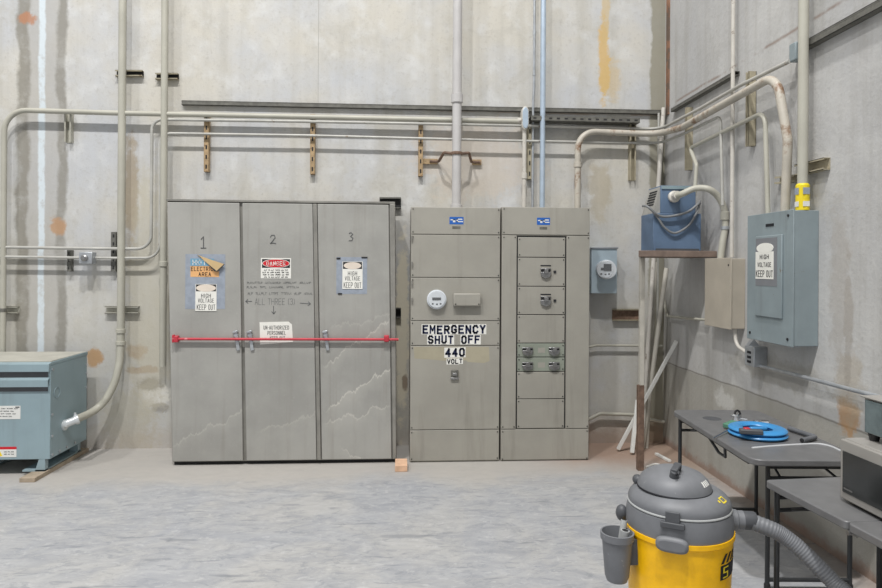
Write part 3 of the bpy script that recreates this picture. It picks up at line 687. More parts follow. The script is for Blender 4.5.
D = .09
# A : far left riser, along the wall to the fitting above the switchgear
a = B(3.5, 240, D); zA = B(165, 115.2, D).z; lb = B(524.5, 121, D)
zA0, zA1 = B(30, 110.3, D).z, B(440, 119.8, D).z
tube_thing('conduit', [(a.x, a.y, .3), (a.x, a.y, zA0), B(122, 113.2, D), B(312, 117, D), (lb.x-.05, a.y, zA1)], .024, 'conduit',
           'grey-beige conduit rising at the far left edge and bending into the topmost run', [.2, 0, 0], straps=[((a.x, a.y, B(3, 310, D).z), Z_, 0)])
# LB fitting and its drop to the switchgear
t = thing('conduit', (lb.x, lb.y, gzt), 'pale conduit with an oval access fitting, dropping onto the breaker cabinet beside the thin tube', 'conduit', 'conduits on the walls')
MB().cyl((lb.x, lb.y, hzt-.02), (lb.x, lb.y, lb.z), .021, n=16).build('pipe', 'conduit_worn', t)
mb = MB(); p = lambda dx, dz: Vector((lb.x+dx, lb.y-.045, lb.z+dz)); pts = []
for i in range(24):
    an = 2*math.pi*i/24; pts.append(p(.036*math.cos(an), .02+.066*math.sin(an)+(.05 if math.sin(an) > 0 else -.05)))
mb.prism(pts, (0, .08, 0)); mb.cyl((lb.x-.07, lb.y, lb.z-.0), (lb.x, lb.y, lb.z-.0), .029, n=16)
fit = mb.build('access_fitting', 'conduit_worn', t, .006)
mb = MB(); mb.prism([q+Vector(((lb.x-q.x)*.22, 0, (lb.z+.02-q.z)*.12)) for q in pts], (0, -.008, 0)); mb.build('cover', 'galv_blue', fit, .003)
MB().lathe([(.022, -.03), (.028, -.026), (.028, .026), (.022, .03)], (lb.x, lb.y, B(525, 176, D).z), (0, 0, 1), 16).build('coupling', 'conduit_worn', t)
# B : second run; comes from the left as a horizontal, up, right, round the corner, to a box on the right wall
Bd = .085
dz = lambda p, q, d: B(p, q, d)
cr = R(682, 119.5, Bd); e1 = R(790, 61, Bd)
zb = B(420, 123.2, Bd).z
xv = B(151.5, 190, Bd).x
tube_thing('conduit', [B(-12, 247, Bd), B(100, 248.6, Bd), Vector((xv, WY-Bd, B(151, 248.8, Bd).z)), Vector((xv, WY-Bd, B(151, 119.3, Bd).z)), B(312, 121.6, Bd), B(520, 125.6, Bd),
            Vector((WX-Bd, WY-Bd, (B(664, 129.5, Bd).z))), R(700, 108.5, Bd), R(739, 86, Bd), e1], .0145, 'conduit_grey',
           'thin grey conduit, upper and inner S-bend at left, ending at the small right-wall box', [0, .13, .1, 0, 0, .16, 0, 0])
# C : third run
Cd = .09; xv = B(160, 200, Cd).x
tube_thing('conduit', [B(-12, 256.5, Cd), B(100, 258, Cd), Vector((xv, WY-Cd, B(160, 258, Cd).z)), Vector((xv, WY-Cd, B(160, 133.2, Cd).z)), B(312, 135.6, Cd), B(500, 140.5, Cd),
            Vector((WX-Cd, WY-Cd, B(664, 143.5, Cd).z)), R(681, 135, Cd), R(720.5, 116, Cd), Vector((WX-Cd, R(723, 150, Cd).y, R(724, 205, Cd).z))], .0125, 'conduit_grey',
           'thin grey conduit, lower and outer S-bend at left, turning down on the right wall', [0, .13, .1, 0, 0, .16, 0, .07])
# verticals at the left
xv = B(121.6, 170, .1)
ty = survey(64, 425, 0, TXR)
t = thing('conduit', (ty.x, ty.y, ty.z), 'long beige vertical conduit curving down into the side of the blue-grey transformer', 'conduit', 'conduits on the walls')
mid = smooth([Vector((xv.x, xv.y, TOP)), Vector((xv.x, xv.y, 2.5)), Vector((xv.x, xv.y, B(120, 335, .1).z)), XY(117.5, 372, 6.15), XY(108, 396, 6.11), XY(95, 410, 6.04), XY(75, 420, ty.y+.03)], 10)
MB().sweep(mid, .034, 16).build('pipe', 'conduit', t)
for q in (343, 331): MB().lathe([(.035, -.02), (.043, -.017), (.043, .017), (.035, .02)], Vector((xv.x, xv.y, B(120, q, .1).z)), (0, 0, 1), 20).build('coupling', 'conduit', t)
mb = MB(); a = XY(75, 420.2, ty.y+.03); b = XY(66.5, 423.5, ty.y+.0); mb.sweep(fillet([a, b, Vector((TXR+.012, ty.y, ty.z))], .03), .034, 18); mb.lathe([(.043, 0), (.043, .03)], a, a-b, 18)
mb.lathe([(.046, 0), (.046, .016)], (TXR, ty.y, ty.z), (1, 0, 0), 18); mb.cyl(a, a+Vector((0, -.0, .065)), .01)
mb.build('elbow', paint('bright_cast_fitting', S(216, 220, 222), .3, .4, var=.06), t)
xv = B(163.8, 180, .1); zb_ = B(163, 366.5, .1).z
tube_thing('conduit', [(xv.x, xv.y, TOP), (xv.x, xv.y, zb_)], .031, 'conduit', 'beige vertical conduit cut off short beside the left edge of the tall cabinet',
           coup=[((xv.x, xv.y, B(164, 264, .1).z), Z_, .05)])
# verticals above the switchgear
xv = B(457, 100, .2)
t = tube_thing('pipe', [(xv.x, xv.y, TOP), (xv.x, xv.y, gzt-.02)], .044, 'big_pipe', 'thick mauve-white vertical pipe entering the top of the EMERGENCY SHUT OFF cabinet', cat='pipe', group=None,
           coup=[((xv.x, xv.y, B(457, 98.5, .2).z), Z_, .09), ((xv.x, xv.y, gzt+.03), Z_, .06)])
bz = B(457, 153.5, .2).z
t = thing('pipe_bracket', (xv.x, WY, bz), 'rusty strap bracket holding the thick mauve-white pipe to the wall', 'bracket')
mb = MB(); mb.torus((xv.x, xv.y, bz), .05, .007, (0, 0, 1), 32, 8, sz=2.2); mb.build('strap', 'rust', t)
for sg in (-1, 1):
    mb = MB(); mb.sweep(fillet([(xv.x+sg*.05, xv.y, bz), (xv.x+sg*.12, xv.y+.02, bz+.012), (xv.x+sg*.16, WY-.03, bz-.05), (xv.x+sg*.25, WY-.03, bz-.05)], .02), .014, 8); mb.build('arm', 'rust', t)
    MB().box(*sorted((xv.x+sg*.17, xv.x+sg*(.33 if sg < 0 else .26))), WY-.03, WY, bz-.075, bz-.025).build('foot', 'strut_rust', t)
xv = B(533.5, 100, .06)
tube_thing('conduit', [(xv.x+.004, xv.y, TOP), (xv.x+.004, xv.y, B(534, 90, .06).z), (xv.x-.004, xv.y, B(534, 100, .06).z), (xv.x-.004, xv.y, hzt-.02)], .0125, 'galv', 'thin shiny vertical tube between the oval fitting and the bright bluish tube', 0,
           coup=[((xv.x+.004, xv.y, B(534, 33, .06).z), Z_, .05), ((xv.x+.004, xv.y, B(534, 75, .06).z), Z_, .02)])
xv = B(542.8, 100, .12)
tube_thing('conduit', [(xv.x, xv.y, TOP), (xv.x, xv.y, hzt-.02)], .026, 'galv_blue', 'bright bluish galvanised vertical tube entering the top of the breaker cabinet')
# big rust-streaked run into the right wall panel
k = .13; xv = B(577.6, 180, k); zc = B(600, 131.5, k).z
PW = dict(y0=4.0, y1=4.52)                            # the wall panel, used below
pe = R(785, 150, .1)
tube_thing('pipe', [(xv.x, xv.y, hzt-.02), (xv.x, xv.y, zc), (WX-k, WY-k, B(663, 134.5, k).z), R(682, 127.5, k), R(776.5, 74.6, k), Vector((WX-k+.02, R(785, 110, k).y, R(785, 140, k).z)), Vector((WX-.1, R(785, 200, .1).y, 2.08))], .03, 'conduit_rust',
           'thick rust-streaked pipe running from the breaker cabinet round the corner to the wall panel', [.17, .22, 0, .17, .1], cat='pipe', group=None,
           coup=[((xv.x, xv.y, B(577, 165, k).z), Z_, .05)])
# M : from behind the blue box to the wall panel
k = .085
tube_thing('conduit', [R(694.5, 196, k+.06), R(696.5, 165, k+.03), R(690, 148, k), R(765, 111.5, k), Vector((WX-k, R(768.5, 150, k).y, 2.1))], .0165, 'conduit',
           'beige conduit from behind the blue box, slanting up and bending down into the wall panel', [.05, .02, .1])
# vertical worn conduit into the taupe pull box, and the broad one into the panel
xv = R(732.6, 120, .06)
tube_thing('conduit', [(xv.x, xv.y, TOP), (xv.x, xv.y, 1.84)], .0155, 'conduit_worn', 'flaking white vertical conduit entering the top of the taupe box on the right wall')
xv = R(803.2, 90, .085)
PTOP = 2.115
t = thing('conduit', (xv.x, xv.y, PTOP), 'broad beige vertical conduit with a yellow wrap, entering the top of the right wall panel', 'conduit', 'conduits on the walls')
MB().cyl((xv.x, xv.y, TOP), (xv.x, xv.y, PTOP-.005), .031, n=20).build('pipe', 'conduit', t)
zt_ = R(801, 184, .085).z
mb = MB(); mb.lathe([(.033, PTOP+.005), (.041, PTOP+.008), (.041, zt_-.012), (.032, zt_)], (xv.x, xv.y, 0), (0, 0, 1), 24, 0)
for q0, q1, m in ((188.5, 195, 1), (202, 207, 2)):
    z1, z0 = R(801, q0, .085).z, R(801, q1, .085).z
    mb.box(xv.x-.0425, xv.x-.038, xv.y-.02, xv.y+.016, z0, z1, m); mb.box(xv.x-.022, xv.x+.02, xv.y-.043, xv.y-.038, z0, z1, m)
mb.build('tag_wrap', ['yellow_tag', 'tape_blue', 'white'], t)
# strut stubs holding these two
def strut(name, a, b, w, h, mat, label, up, slots=0, group='wall mounting channels', sm=None, closed=False):
    a, b, up = Vector(a), Vector(b), Vector(up); d = (b-a); L = d.length; d.normalize(); sd = d.cross(up).normalized(); n_ = up
    mb = MB(); t_ = .004
    for o_, ww, hh in ((n_*(-h/2+t_/2), w, t_), (sd*(w/2-t_/2), t_, h), (sd*(-w/2+t_/2), t_, h), (sd*(w/2-.006)+n_*(h/2-t_/2), .012, t_), (sd*(-w/2+.006)+n_*(h/2-t_/2), .012, t_)):
        mb.bar(a+o_, b+o_, ww, hh, 0, up)
    mb.bar(a+n_*(-h/2+t_), b+n_*(-h/2+t_), w*.8, .003, 1, up)
    if slots or closed: mb.bar(a+n_*(h/2-.003), b+n_*(h/2-.003), w*.9, .004, 0, up)
    for i in range(slots):
        c = a+d*L*(i+.5)/slots+n_*(h/2); mb.bar(c-d*L/slots*.2, c+d*L/slots*.2, w*.3, .003, 2, up)
    return tag(mb.build(name, [mat, sm or mat, 'dark']), label, 'bracket', group)
def vstrut(px, q0, q1, mat, label, w=.045, d=.055, slots=0):
    a, b = B(px, (q0+q1)/2, d), None
    return strut('channel_bracket', (a.x, WY-d/2, B(px, q0, d).z), (a.x, WY-d/2, B(px, q1, d).z), w, d, mat, label, (0, -1, 0), slots)
vstrut(206.3, 113, 171.5, 'strut_rust', 'short rusty upright channel above the left door of the tall cabinet', slots=6)
vstrut(312.5, 114, 174, 'strut_rust', 'short rusty upright channel above the middle of the tall cabinet', slots=6)
vstrut(420.7, 117, 176, 'strut_rust', 'short rusty upright channel just left of the thick mauve-white pipe', slots=6)
vstrut(529.8, 126, 179, 'strut_paint', 'short beige upright channel behind the oval fitting', slots=5)
vstrut(633, 121, 180, 'strut_paint', 'short beige upright channel near the room corner on the back wall', w=.06)
vstrut(68.8, 250, 271.5, 'strut', 'stubby dark upright channel beside the small junction box, left of it', w=.035, slots=3)
vstrut(113.4, 232, 271.5, 'strut', 'dark slotted upright channel right of the small junction box', slots=5)
vstrut(67.5, 113, 142, 'conduit', 'small beige hanger under the top conduit at far left', w=.06)
def hstrut(px0, px1, q, mat, label, w=.05, d=.045, slots=0, sag=0, sm=None, closed=False):
    a, b = B(px0, q, d), B(px1, q+sag, d)
    return strut('channel_bracket', (a.x, WY-d/2, a.z), (b.x, WY-d/2, b.z), w, d, mat, label, (0, -1, 0), slots, sm=sm, closed=closed)
hstrut(115, 142, 73, 'strut_paint', 'short level channel behind the long beige conduit, near the top', w=.06, sm='dark')
hstrut(155, 177.5, 76, 'strut_paint', 'short level channel behind the cut-off beige conduit, near the top', w=.06, sm='dark')
hstrut(104.5, 138, 310, 'conduit', 'short level channel behind the long beige conduit, above its bend', w=.07)
hstrut(-8, 17, 310, 'conduit', 'short level channel behind the far left riser, at half height', w=.07)
hstrut(613.5, 642, 315, 'strut_paint', 'short level channel under the round meter box by the corner', w=.12, sm='rust')
hstrut(379.5, 401, 203, 'strut', 'short dark channel behind the top right corner of the tall cabinet', w=.11, sm='dark')
hstrut(181.5, 661, 102.5, 'strut', 'long dark level channel across the whole back wall above the pipes', w=.042, d=.035, sag=9.6, closed=True)
hstrut(531, 640, 117.8, 'strut', 'slotted level channel right of the oval fitting', w=.045, d=.14, slots=14, sag=2.6)
hstrut(386, 401, 313, 'strut', 'short dark channel behind the right edge of the tall cabinet, above the red bar', w=.1, sm='dark')
def rstrut(a, b, w, h, mat, label, slots=0, closed=False): return strut('channel_bracket', a, b, w, h, mat, label, (-1, 0, 0), slots, closed=closed)
a = R(747, 110, .06)
rstrut((WX-.03, a.y, R(747, 72, .06).z), (WX-.03, a.y, R(747, 146, .06).z), .042, .06, 'strut_paint', 'beige upright channel on the right wall, above the taupe box')
a = R(685.6, 140, .06)
rstrut((WX-.03, a.y, R(685, 108, .06).z), (WX-.03, a.y, R(686, 170, .06).z), .034, .06, 'strut_paint', 'beige upright channel on the right wall, just above the blue box')
rstrut(R(673, 110.5, .0225), R(737, 73, .0225), .032, .045, 'strut', 'dark level channel on the right wall, starting in the corner', closed=True)
rstrut(R(803, 47.5, .025), R(900, -5.5, .025), .05, .05, 'strut', 'dark level channel high on the right wall, running out of the picture', closed=True)
rstrut(R(797.5, 170.5, .0225), R(827, 163.5, .0225), .075, .045, 'strut_paint', 'short channel stub right of the broad beige conduit, above the wall panel')
rstrut(R(777.5, 180.5, .0225), R(797, 178.5, .0225), .05, .045, 'strut_paint', 'short channel stub behind the rust-streaked pipe, above the wall panel')
# small box on the thin run high on the right wall
a, b = R(790.5, 55, .06), R(801, 55, .06)
mb = MB(); mb.box(WX-.085, WX, b.y+.02, a.y-.02, a.z-.06, a.z+.06)
tag(mb.build('junction_box', 'panel', None, .008), 'small grey box high on the right wall, behind the broad beige conduit', 'junction box')
a = B(658.5, 150, .05)
tube_thing('conduit', [(a.x, a.y, B(658.5, 113, .05).z), (a.x, a.y, 1.2)], .0115, 'conduit_grey', 'thin vertical conduit in the room corner, passing behind the blue box')
# small junction box on the left runs
a = B(88.5, 257.5, .1)
t = thing('junction_box', (a.x, WY-.08, a.z), 'small square junction box on the left conduit runs', 'junction box')
MB().box(a.x-.06, a.x+.06, WY-.16, WY-.07, a.z-.06, a.z+.05).build('box', 'galv', t, .006)
MB().lathe([(.03, 0), (.03, .02), (.018, .03), (.018, .034)], (a.x-.005, WY-.16, a.z-.005), (0, -1, 0), 18).build('hub', 'steel', t)
# lower conduits behind the post
tube_thing('conduit', [B(585, 348, .05), B(596, 345.4, .05), B(612, 345.4, .05), B(662, 346, .05)], .011, 'conduit', 'thin level conduit on the back wall by the corner, below the channel stub', .06)
tube_thing('conduit', [B(585, 421, .06), B(600, 413.5, .06), B(640, 415, .06), B(650, 419.5, .06), B(664, 422, .06)], .0175, 'conduit', 'thin level conduit low on the back wall by the corner, passing behind the rusty post', .1)
tube_thing('conduit', [B(664, 300, .05), R(667, 316.2, .05), R(706, 320, .05)], .0125, 'conduit', 'short thin conduit entering the left side of the taupe box near its bottom', .08)

# ------------------------------------------------------------------ meter box right of the switchgear
MY = WY-.16
a, b = XY(591.5, 248, MY), XY(617, 293.5, MY)
t = thing('meter_box', ((a.x+b.x)/2, WY, b.z), 'pale blue-grey box with a round electric meter, right of the breaker cabinet', 'electric meter')
MB().box(a.x, b.x, MY, WY, b.z, a.z).build('box', paint('pale_blue_enamel', S(176, 192, 202), .42, .2, var=.07), t, .005)
MB().box(a.x-.006, b.x+.008, MY-.012, MY+.02, a.z-.006, a.z+.01).build('hood', 'galv', t, .003)
o = round_meter(t, 605.0, 269.6, MY, .084, .17)
mb = MB(); fc = XY(607.3, 267.6, MY-.101); mb.box(fc.x-.035, fc.x+.04, fc.y-.004, fc.y+.004, fc.z-.032, fc.z+.035); mb.build('display', 'ink', o)

# ------------------------------------------------------------------ shelf, post and blue box in the corner
SHY, SHZ0, SHZ1 = 5.2, None, None
sa = XY(638.5, 256.8, SHY); sb = XY(640, 250.4, SHY)
SHZ0, SHZ1 = sa.z, sb.z
t = thing('shelf', ((sa.x+WX)/2, SHY+.45, SHZ0), 'stained brown corner shelf board carrying the blue box', 'shelf')
MB().prism([(sa.x, SHY, SHZ0), (WX-.002, SHY, SHZ0), (WX-.002, SHY+.5, SHZ0), (sa.x+.2, SHY+.5, SHZ0)], (0, 0, SHZ1-SHZ0)).build('board', 'shelf', t, .004)
pa = G(640, 470)
t = thing('post', (pa.x, pa.y, 0), 'slim steel post holding up the corner shelf, rusty below', 'post')
zr = XY(640, 385, pa.y).z
MB().box(pa.x-.012, pa.x+.026, pa.y-.024, pa.y+.024, zr, SHZ0-.0005).build('upper_length', 'pvc_grey', t, .004)
MB().box(pa.x-.026, pa.x+.026, pa.y-.026, pa.y+.026, 0, zr).build('lower_length', 'rust', t, .004)
BY = 5.27
c0, c1 = XY(653.4, 249, BY), XY(701, 249, BY); z2 = XY(653, 213, BY).z; z3 = XY(675, 185.5, BY).z
u0, u1 = XY(661, 213, BY).x, XY(696, 213, BY).x
t = thing('control_box', ((c0.x+c1.x)/2, BY+.14, SHZ1), 'blue steel two-tier electrical box with side vents, standing on the corner shelf', 'electrical box')
MB().box(c0.x, c1.x, BY, BY+.28, SHZ1+.001, z2).build('lower_case', 'blue_box', t, .005)
MB().box(c0.x+.02, c1.x-.02, BY-.006, BY+.004, SHZ1+.001, SHZ1+.02).build('kick_strip', 'vac_dark', t)
mb = MB(); mb.prism([(u0, BY+.005, z2), (u1, BY+.005, z2), (u1, BY+.005, z3), (u0, BY+.005, z3)], (0, .27, 0)); up = mb.build('upper_case', 'blue_box', t, .004)
mb = MB(); mb.prism([(c0.x+.003, BY+.02, z2), (u0, BY+.02, z2), (u0, BY+.02, z3-.01)], (0, .25, 0), 0); mb.build('sloped_side', 'cab', t)
mb = MB()
sd = Vector((u0-c0.x-.003, 0, z3-.01-z2)); nrm = Vector((-sd.z, 0, sd.x)).normalized()
for i in range(6):
    p = Vector((c0.x+.003, 0, z2))+sd*(.35+.1*i); mb.bar(p+nrm*.002+Vector((0, BY+.06, 0)), p+nrm*.002+Vector((0, BY+.22, 0)), .012, .004, 0, nrm)
mb.build('vent', 'ink', t)
mb = MB(); mb.box(u0+.004, u1-.004, BY-.004, BY+.006, z3-.03, z3-.004); mb.build('trim_strip', 'trf', t)
# cables hanging on the blue box
def cable(pts, r, mat, label, n=10): return tag(MB().sweep(smooth(pts, n), r, 10).build('cable', mat), label, 'cable', 'cables on the blue box')
cable([XY(643, 206, BY+.1), XY(648, 207, BY-.02), XY(662, 216.5, BY-.03), XY(685, 213, BY-.035), XY(697, 205, BY-.03), XY(700, 201, BY+.02)], .0105, 'grey_cable', 'grey cable sagging in a shallow arc across the blue box')
cable([XY(653, 212, BY-.015), XY(658, 218, BY-.018), XY(665, 228, BY-.022), XY(675, 233, BY-.025), XY(688, 226, BY-.022), XY(696, 214, BY-.022), XY(700, 203, BY+.01)], .0095, 'grey_cable', 'grey cable hanging in a deep loop on the front of the blue box')
c = XY(673.5, 197, BY-.0)
t = thing('flexible_conduit', (c.x, c.y, c.z), 'fat beige conduit arching from the blue box down to the taupe box', 'conduit', 'conduits on the walls')
PY0 = R(745.3, 290).y; PBX = XY(731, 290, PY0).x; PY1 = survey(705.5, 290, 0, PBX).y
PZ0, PZ1 = survey(731, 329, 0, PBX).z, survey(731, 258.5, 0, PBX).z
e = Vector((PBX+.05, survey(720.5, 256, 0, PBX+.05).y, PZ1))
MB().sweep(smooth([c+Vector((0, -.06, 0)), XY(683, 193.5, BY-.14), XY(695, 188.5, BY-.18), XY(708, 189, e.y), XY(718, 196.5, e.y), XY(724, 209, e.y), XY(725.2, 226, e.y), XY(722.5, 243, e.y), e], 10), .026, 16).build('pipe', 'conduit', t)
MB().lathe([(.05, 0), (.05, .02), (.036, .03), (.034, .08)], c+Vector((0, -.001, 0)), (-.0, -1, .12), 20).build('connector', 'conduit_worn', t)
cc = XY(724.8, 216, e.y); MB().lathe([(.027, -.035), (.034, -.03), (.034, .03), (.027, .035)], cc, (0, 0, 1), 18).build('coupling', 'conduit', t)
cc = XY(725, 228, e.y); mb = MB(); mb.lathe([(.027, -.014), (.032, -.012), (.032, .012), (.027, .014)], cc, (0, 0, 1), 18); mb.box(cc.x-.005, WX, cc.y-.012, cc.y+.012, cc.z-.012, cc.z+.012); mb.build('strap', 'galv', t)

# taupe pull box on the right wall
t = thing('pull_box', (WX, (PY0+PY1)/2, PZ0), 'plain dusty taupe box on the right wall under the flaking conduit', 'electrical box')
MB().box(PBX+.006, WX, PY0, PY1, PZ0, PZ1).build('body', 'pull', t, .004)
MB().box(PBX-.004, PBX+.006, PY0-.006, PY1+.006, PZ0-.006, PZ1+.006).build('cover', 'pull', t, .003)
mb = MB()
mb.cyl((PBX-.008, PY0+.03, PZ1-.05), (PBX-.003, PY0+.03, PZ1-.05), .007, n=8)
mb.each('screw', 'dark', t)

# wall panel with the little window door
W0, W1 = R(793, 270, .17).y, R(747.5, 270, .17).y
WZ0, WZ1 = R(770, 342, .17).z, R(770, 213.5, .17).z
WPX = WX-.17
t = thing('breaker_panel', (WX, (W0+W1)/2, WZ0), 'blue-grey wall panel with a HIGH VOLTAGE sign on its small door, on the right wall', 'electrical panel')
MB().box(WPX+.008, WX, W0, W1, WZ0, WZ1).build('body', 'panel', t, .004)
cv = MB().box(WPX, WPX+.008, W0-.004, W1+.004, WZ0-.006, WZ1+.006).build('cover', 'panel', t, .003)
def Rp(px, py, e=0): return survey(px, py, 0, WPX-e)
a, b = Rp(757, 236), Rp(783, 319)
MB().box(WPX-.012, WPX, b.y, a.y, b.z, Rp(770, 235.5).z).build('small_door', 'panel', t, .004)
dr = t.children[-1]
a2, b2 = Rp(758, 240), Rp(779, 286.5)
E_ = .012
mb = MB(); mb.box(WPX-.0135, WPX-.012, Rp(779, 260).y, Rp(757.5, 260).y, Rp(768, 286).z, Rp(768, 238).z); mb.build('backing_film', 'panel_film', dr)
def textR(mb, s, y0, y1, z0, z1, x, m, bold=0.0): mb.text(s, (x+.0004, y1, z0), y1-y0, z1-z0, (0, -1, 0), (0, 0, 1), m, bold)
mb = MB(); x = WPX-.0135; yl, yr = Rp(757.6, 262).y, Rp(775.6, 262).y; zb_, zt_ = Rp(767, 279).z, Rp(767, 243).z; w, h = yl-yr, zt_-zb_
mb.box(x-.0015, x, yr, yl, zb_, zb_+h*.76, 0)
n_ = 28; ctr = Vector((x, (yl+yr)/2-.005, zb_+h*.86))
mb.prism([ctr+Vector((0, w*.47*math.cos(2*math.pi*i/n_), h*.14*math.sin(2*math.pi*i/n_))) for i in range(n_)], (-.002, 0, 0), 0)
textR(mb, 'HIGH', yr+w*.25, yl-w*.25, zb_+h*.55, zb_+h*.68, x-.0019, 1, .05); textR(mb, 'VOLTAGE', yr+w*.12, yl-w*.12, zb_+h*.33, zb_+h*.46, x-.0019, 1, .05); textR(mb, 'KEEP OUT', yr+w*.03, yl-w*.03, zb_+h*.05, zb_+h*.24, x-.0019, 1, .07)
o = mb.build('warning_sign', ['sign_white', 'ink'], dr); o['label'] = 'cut white sign reading HIGH VOLTAGE KEEP OUT'
mb = MB(); p = Rp(770, 225); mb.box(WPX-.004, WPX, p.y-.045, p.y+.045, p.z-.009, p.z+.009); mb.build('name_badge', 'ink', cv)
mb = MB()
for y, z in ((W0+.05, WZ1-.03), (W0+.05, WZ0+.04), (W1-.04, WZ0+.04)): mb.cyl((WPX-.006, y, z), (WPX-.0005, y, z), .009, n=8)
mb.each('screw', 'dark', cv)
# outlet box and its conduits
a = R(748.5, 356, .1); oy0, oy1 = R(754, 356, .1).y, R(744.5, 356, .1).y; oz0, oz1 = R(749, 366, .1).z, R(749, 346, .1).z
t = thing('outlet_box', (WX, a.y, oz0), 'small steel outlet box on the right wall below the wall panel', 'outlet')
MB().box(WX-.1, WX, oy0, oy1, oz0, oz1).build('box', 'galv', t, .005)
mb = MB(); m_ = (oy0+oy1)/2
for dz in (.012, .045, .08): mb.box(WX-.103, WX-.0995, m_-.024, m_+.024, oz0+.012+dz*1.0, oz0+.03+dz*1.0)
mb.each('socket_slot', 'ink', t)
mb = MB(); mb.prism([(WX-.09, oy1+.0, oz1), (WX-.01, oy1, oz1), (WX-.05, oy1, oz1+.05)], (0, -.04, 0)); mb.build('lug', 'galv', t)
tube_thing('conduit', [R(735, 326, .06), R(735.5, 345, .06), Vector((WX-.06, oy1-.002, (oz0+oz1)/2))], .0135, 'conduit_worn', 'short curved conduit from the taupe box down to the outlet box', .12)
zc = R(820, 381.5, .05).z
tube_thing('conduit', [Vector((WX-.05, oy0+.002, R(757, 365, .05).z)), R(800, 376, .05), R(845, 388, .05), R(915, 406, .05)], .0125, 'galv', 'thin level conduit along the right wall from the outlet box toward the microwave', 0)

# ------------------------------------------------------------------ offcuts leaning in the corner
def lean(name, a, b, r, mat, label, cat='pipe', hollow=False):
    mb = MB(); a, b = Vector(a), Vector(b); mb.cyl(a, b, r, n=16, m=0)
    if hollow: d = (b-a).normalized(); mb.cyl(b, b+d*.001, r*.75, n=16, m=1)
    return tag(mb.build(name, [mat, 'dark']), label, cat, 'lengths leaning in the corner')
lean('pipe', G(641, 452), B(663.5, 108, .06), .021, 'conduit_worn', 'long flaking white pipe leaning in the corner, reaching above the blue box', hollow=True)
lean('pipe', G(642, 450), XY(666.5, 268, 6.05), .022, 'pvc_grey', 'grey-white pipe leaning in the corner, its open end just under the shelf', hollow=True)
lean('pipe', G(646, 448), XY(655, 262, 6.12), .024, 'pvc_grey', 'grey-white pipe nearest the shelf post, leaning in the corner behind it', hollow=True)
a, b = G(618, 451.5), R(676.5, 341, .03)
a.z += .02
tag(MB().bar(a, b, .032, .026, 0, (0, -1, 0)).build('strip', 'pvc', None, .003), 'long white strip crossing behind the post at a steep slant', 'strip', 'lengths leaning in the corner')
a, b = G(632, 455), XY(637.5, 400, 5.95); a.z += .02
tag(MB().bar(a, b, .036, .025, 0, (0, -1, 0)).build('strip', 'pvc', None, .003), 'short white strip standing nearly upright, left of the post foot', 'strip', 'lengths leaning in the corner')
a, b = G(656, 455), G(670, 462.5)
tag(MB().bar(a+Z_*.012, b+Z_*.012, .03, .022).build('strip', 'pvc', None, .003), 'short white strip lying flat on the floor in the corner', 'strip', 'lengths leaning in the corner')
tag(MB().sweep(smooth([G(646, 467, .009), G(655, 464, .009), G(663, 466, .009), G(670, 469.5, .009), G(677, 473, .009)], 8), .008, 8).build('cable', 'pvc'), 'white cable end curled on the floor right of the rusty post', 'cable')

# ------------------------------------------------------------------ folding tables
TZ = .735
def rrect(w, l, r, z, n=6):
    p = []
    for cx_, cy_, a0 in ((w/2-r, l/2-r, 0), (-w/2+r, l/2-r, 90), (-w/2+r, -l/2+r, 180), (w/2-r, -l/2+r, 270)):
        for i in range(n+1): an = math.radians(a0+90*i/n); p.append(Vector((cx_+r*math.cos(an), cy_+r*math.sin(an), z)))
    return p
def legset(t, w, yy, sgn, r=.0125, xo=0.0):
    """one folding U-frame: two legs, foot bar, stretcher and the brace"""
    for x in (xo-w/2, xo+w/2):
        o = MB().cyl((x, yy, TZ-.04), (x, yy, .006), r, n=14).build('leg', 'leg', t, local=True)
        MB().lathe([(r*1.35, 0), (r*1.35, .025), (r*1.05, .032)], (x, yy, .0), n=14).build('rubber_foot', 'black', o, local=True)
    MB().cyl((xo-w/2, yy, .05), (xo+w/2, yy, .05), r*.9, n=12).build('foot_bar', 'leg', t, local=True)
    mb = MB().cyl((xo-w/2, yy, TZ-.13), (xo+w/2, yy, TZ-.13), r*.8, n=12); mb.cyl((xo-w/2, yy, TZ-.07), (xo+w/2, yy, TZ-.07), r*.8, n=12); mb.each('stretcher', 'leg', t, local=True)
    mb = MB()
    for x in (xo-w/2+.07, xo+w/2-.07): mb.cyl((x, yy, TZ-.13), (x*.7, yy+sgn*.26, TZ-.035), .007, n=8)
    mb.each('brace', 'leg', t, local=True)
# table 1
A, Bc = G(671, 409.5, TZ), G(753, 460, TZ)
W1_ = .62; L1 = (Bc-A).length
rz = math.atan2(Bc.x-A.x, A.y-Bc.y)
ctr = Vector((A.x, A.y, 0))+Matrix.Rotation(rz, 3, 'Z') @ Vector((W1_/2, -L1/2, 0))
t1 = thing('folding_table', (ctr.x, ctr.y, 0), 'grey folding table along the right wall, holding the blue reel', 'table', 'grey folding tables', rz)
tp = MB().prism(rrect(W1_, L1, .07, TZ-.035), (0, 0, .035)).build('tabletop', 'table', t1, .006, local=True)
inv = Matrix.Rotation(-rz, 3, 'Z')
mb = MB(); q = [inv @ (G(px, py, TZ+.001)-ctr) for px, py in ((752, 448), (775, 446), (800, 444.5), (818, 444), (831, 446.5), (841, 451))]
mb.sweep(smooth(q, 8), .006, 8); mb.build('rim_highlight', 'rim_glint', tp, local=True)  # pale bead drawn as the bright reflection on the moulded table lip
mb = MB(); mb.lathe([(.06, TZ), (.06, TZ+.0006)], (-.13, L1/2-.27, 0), n=24); mb.build('stain', 'vac_dark', tp, local=True)
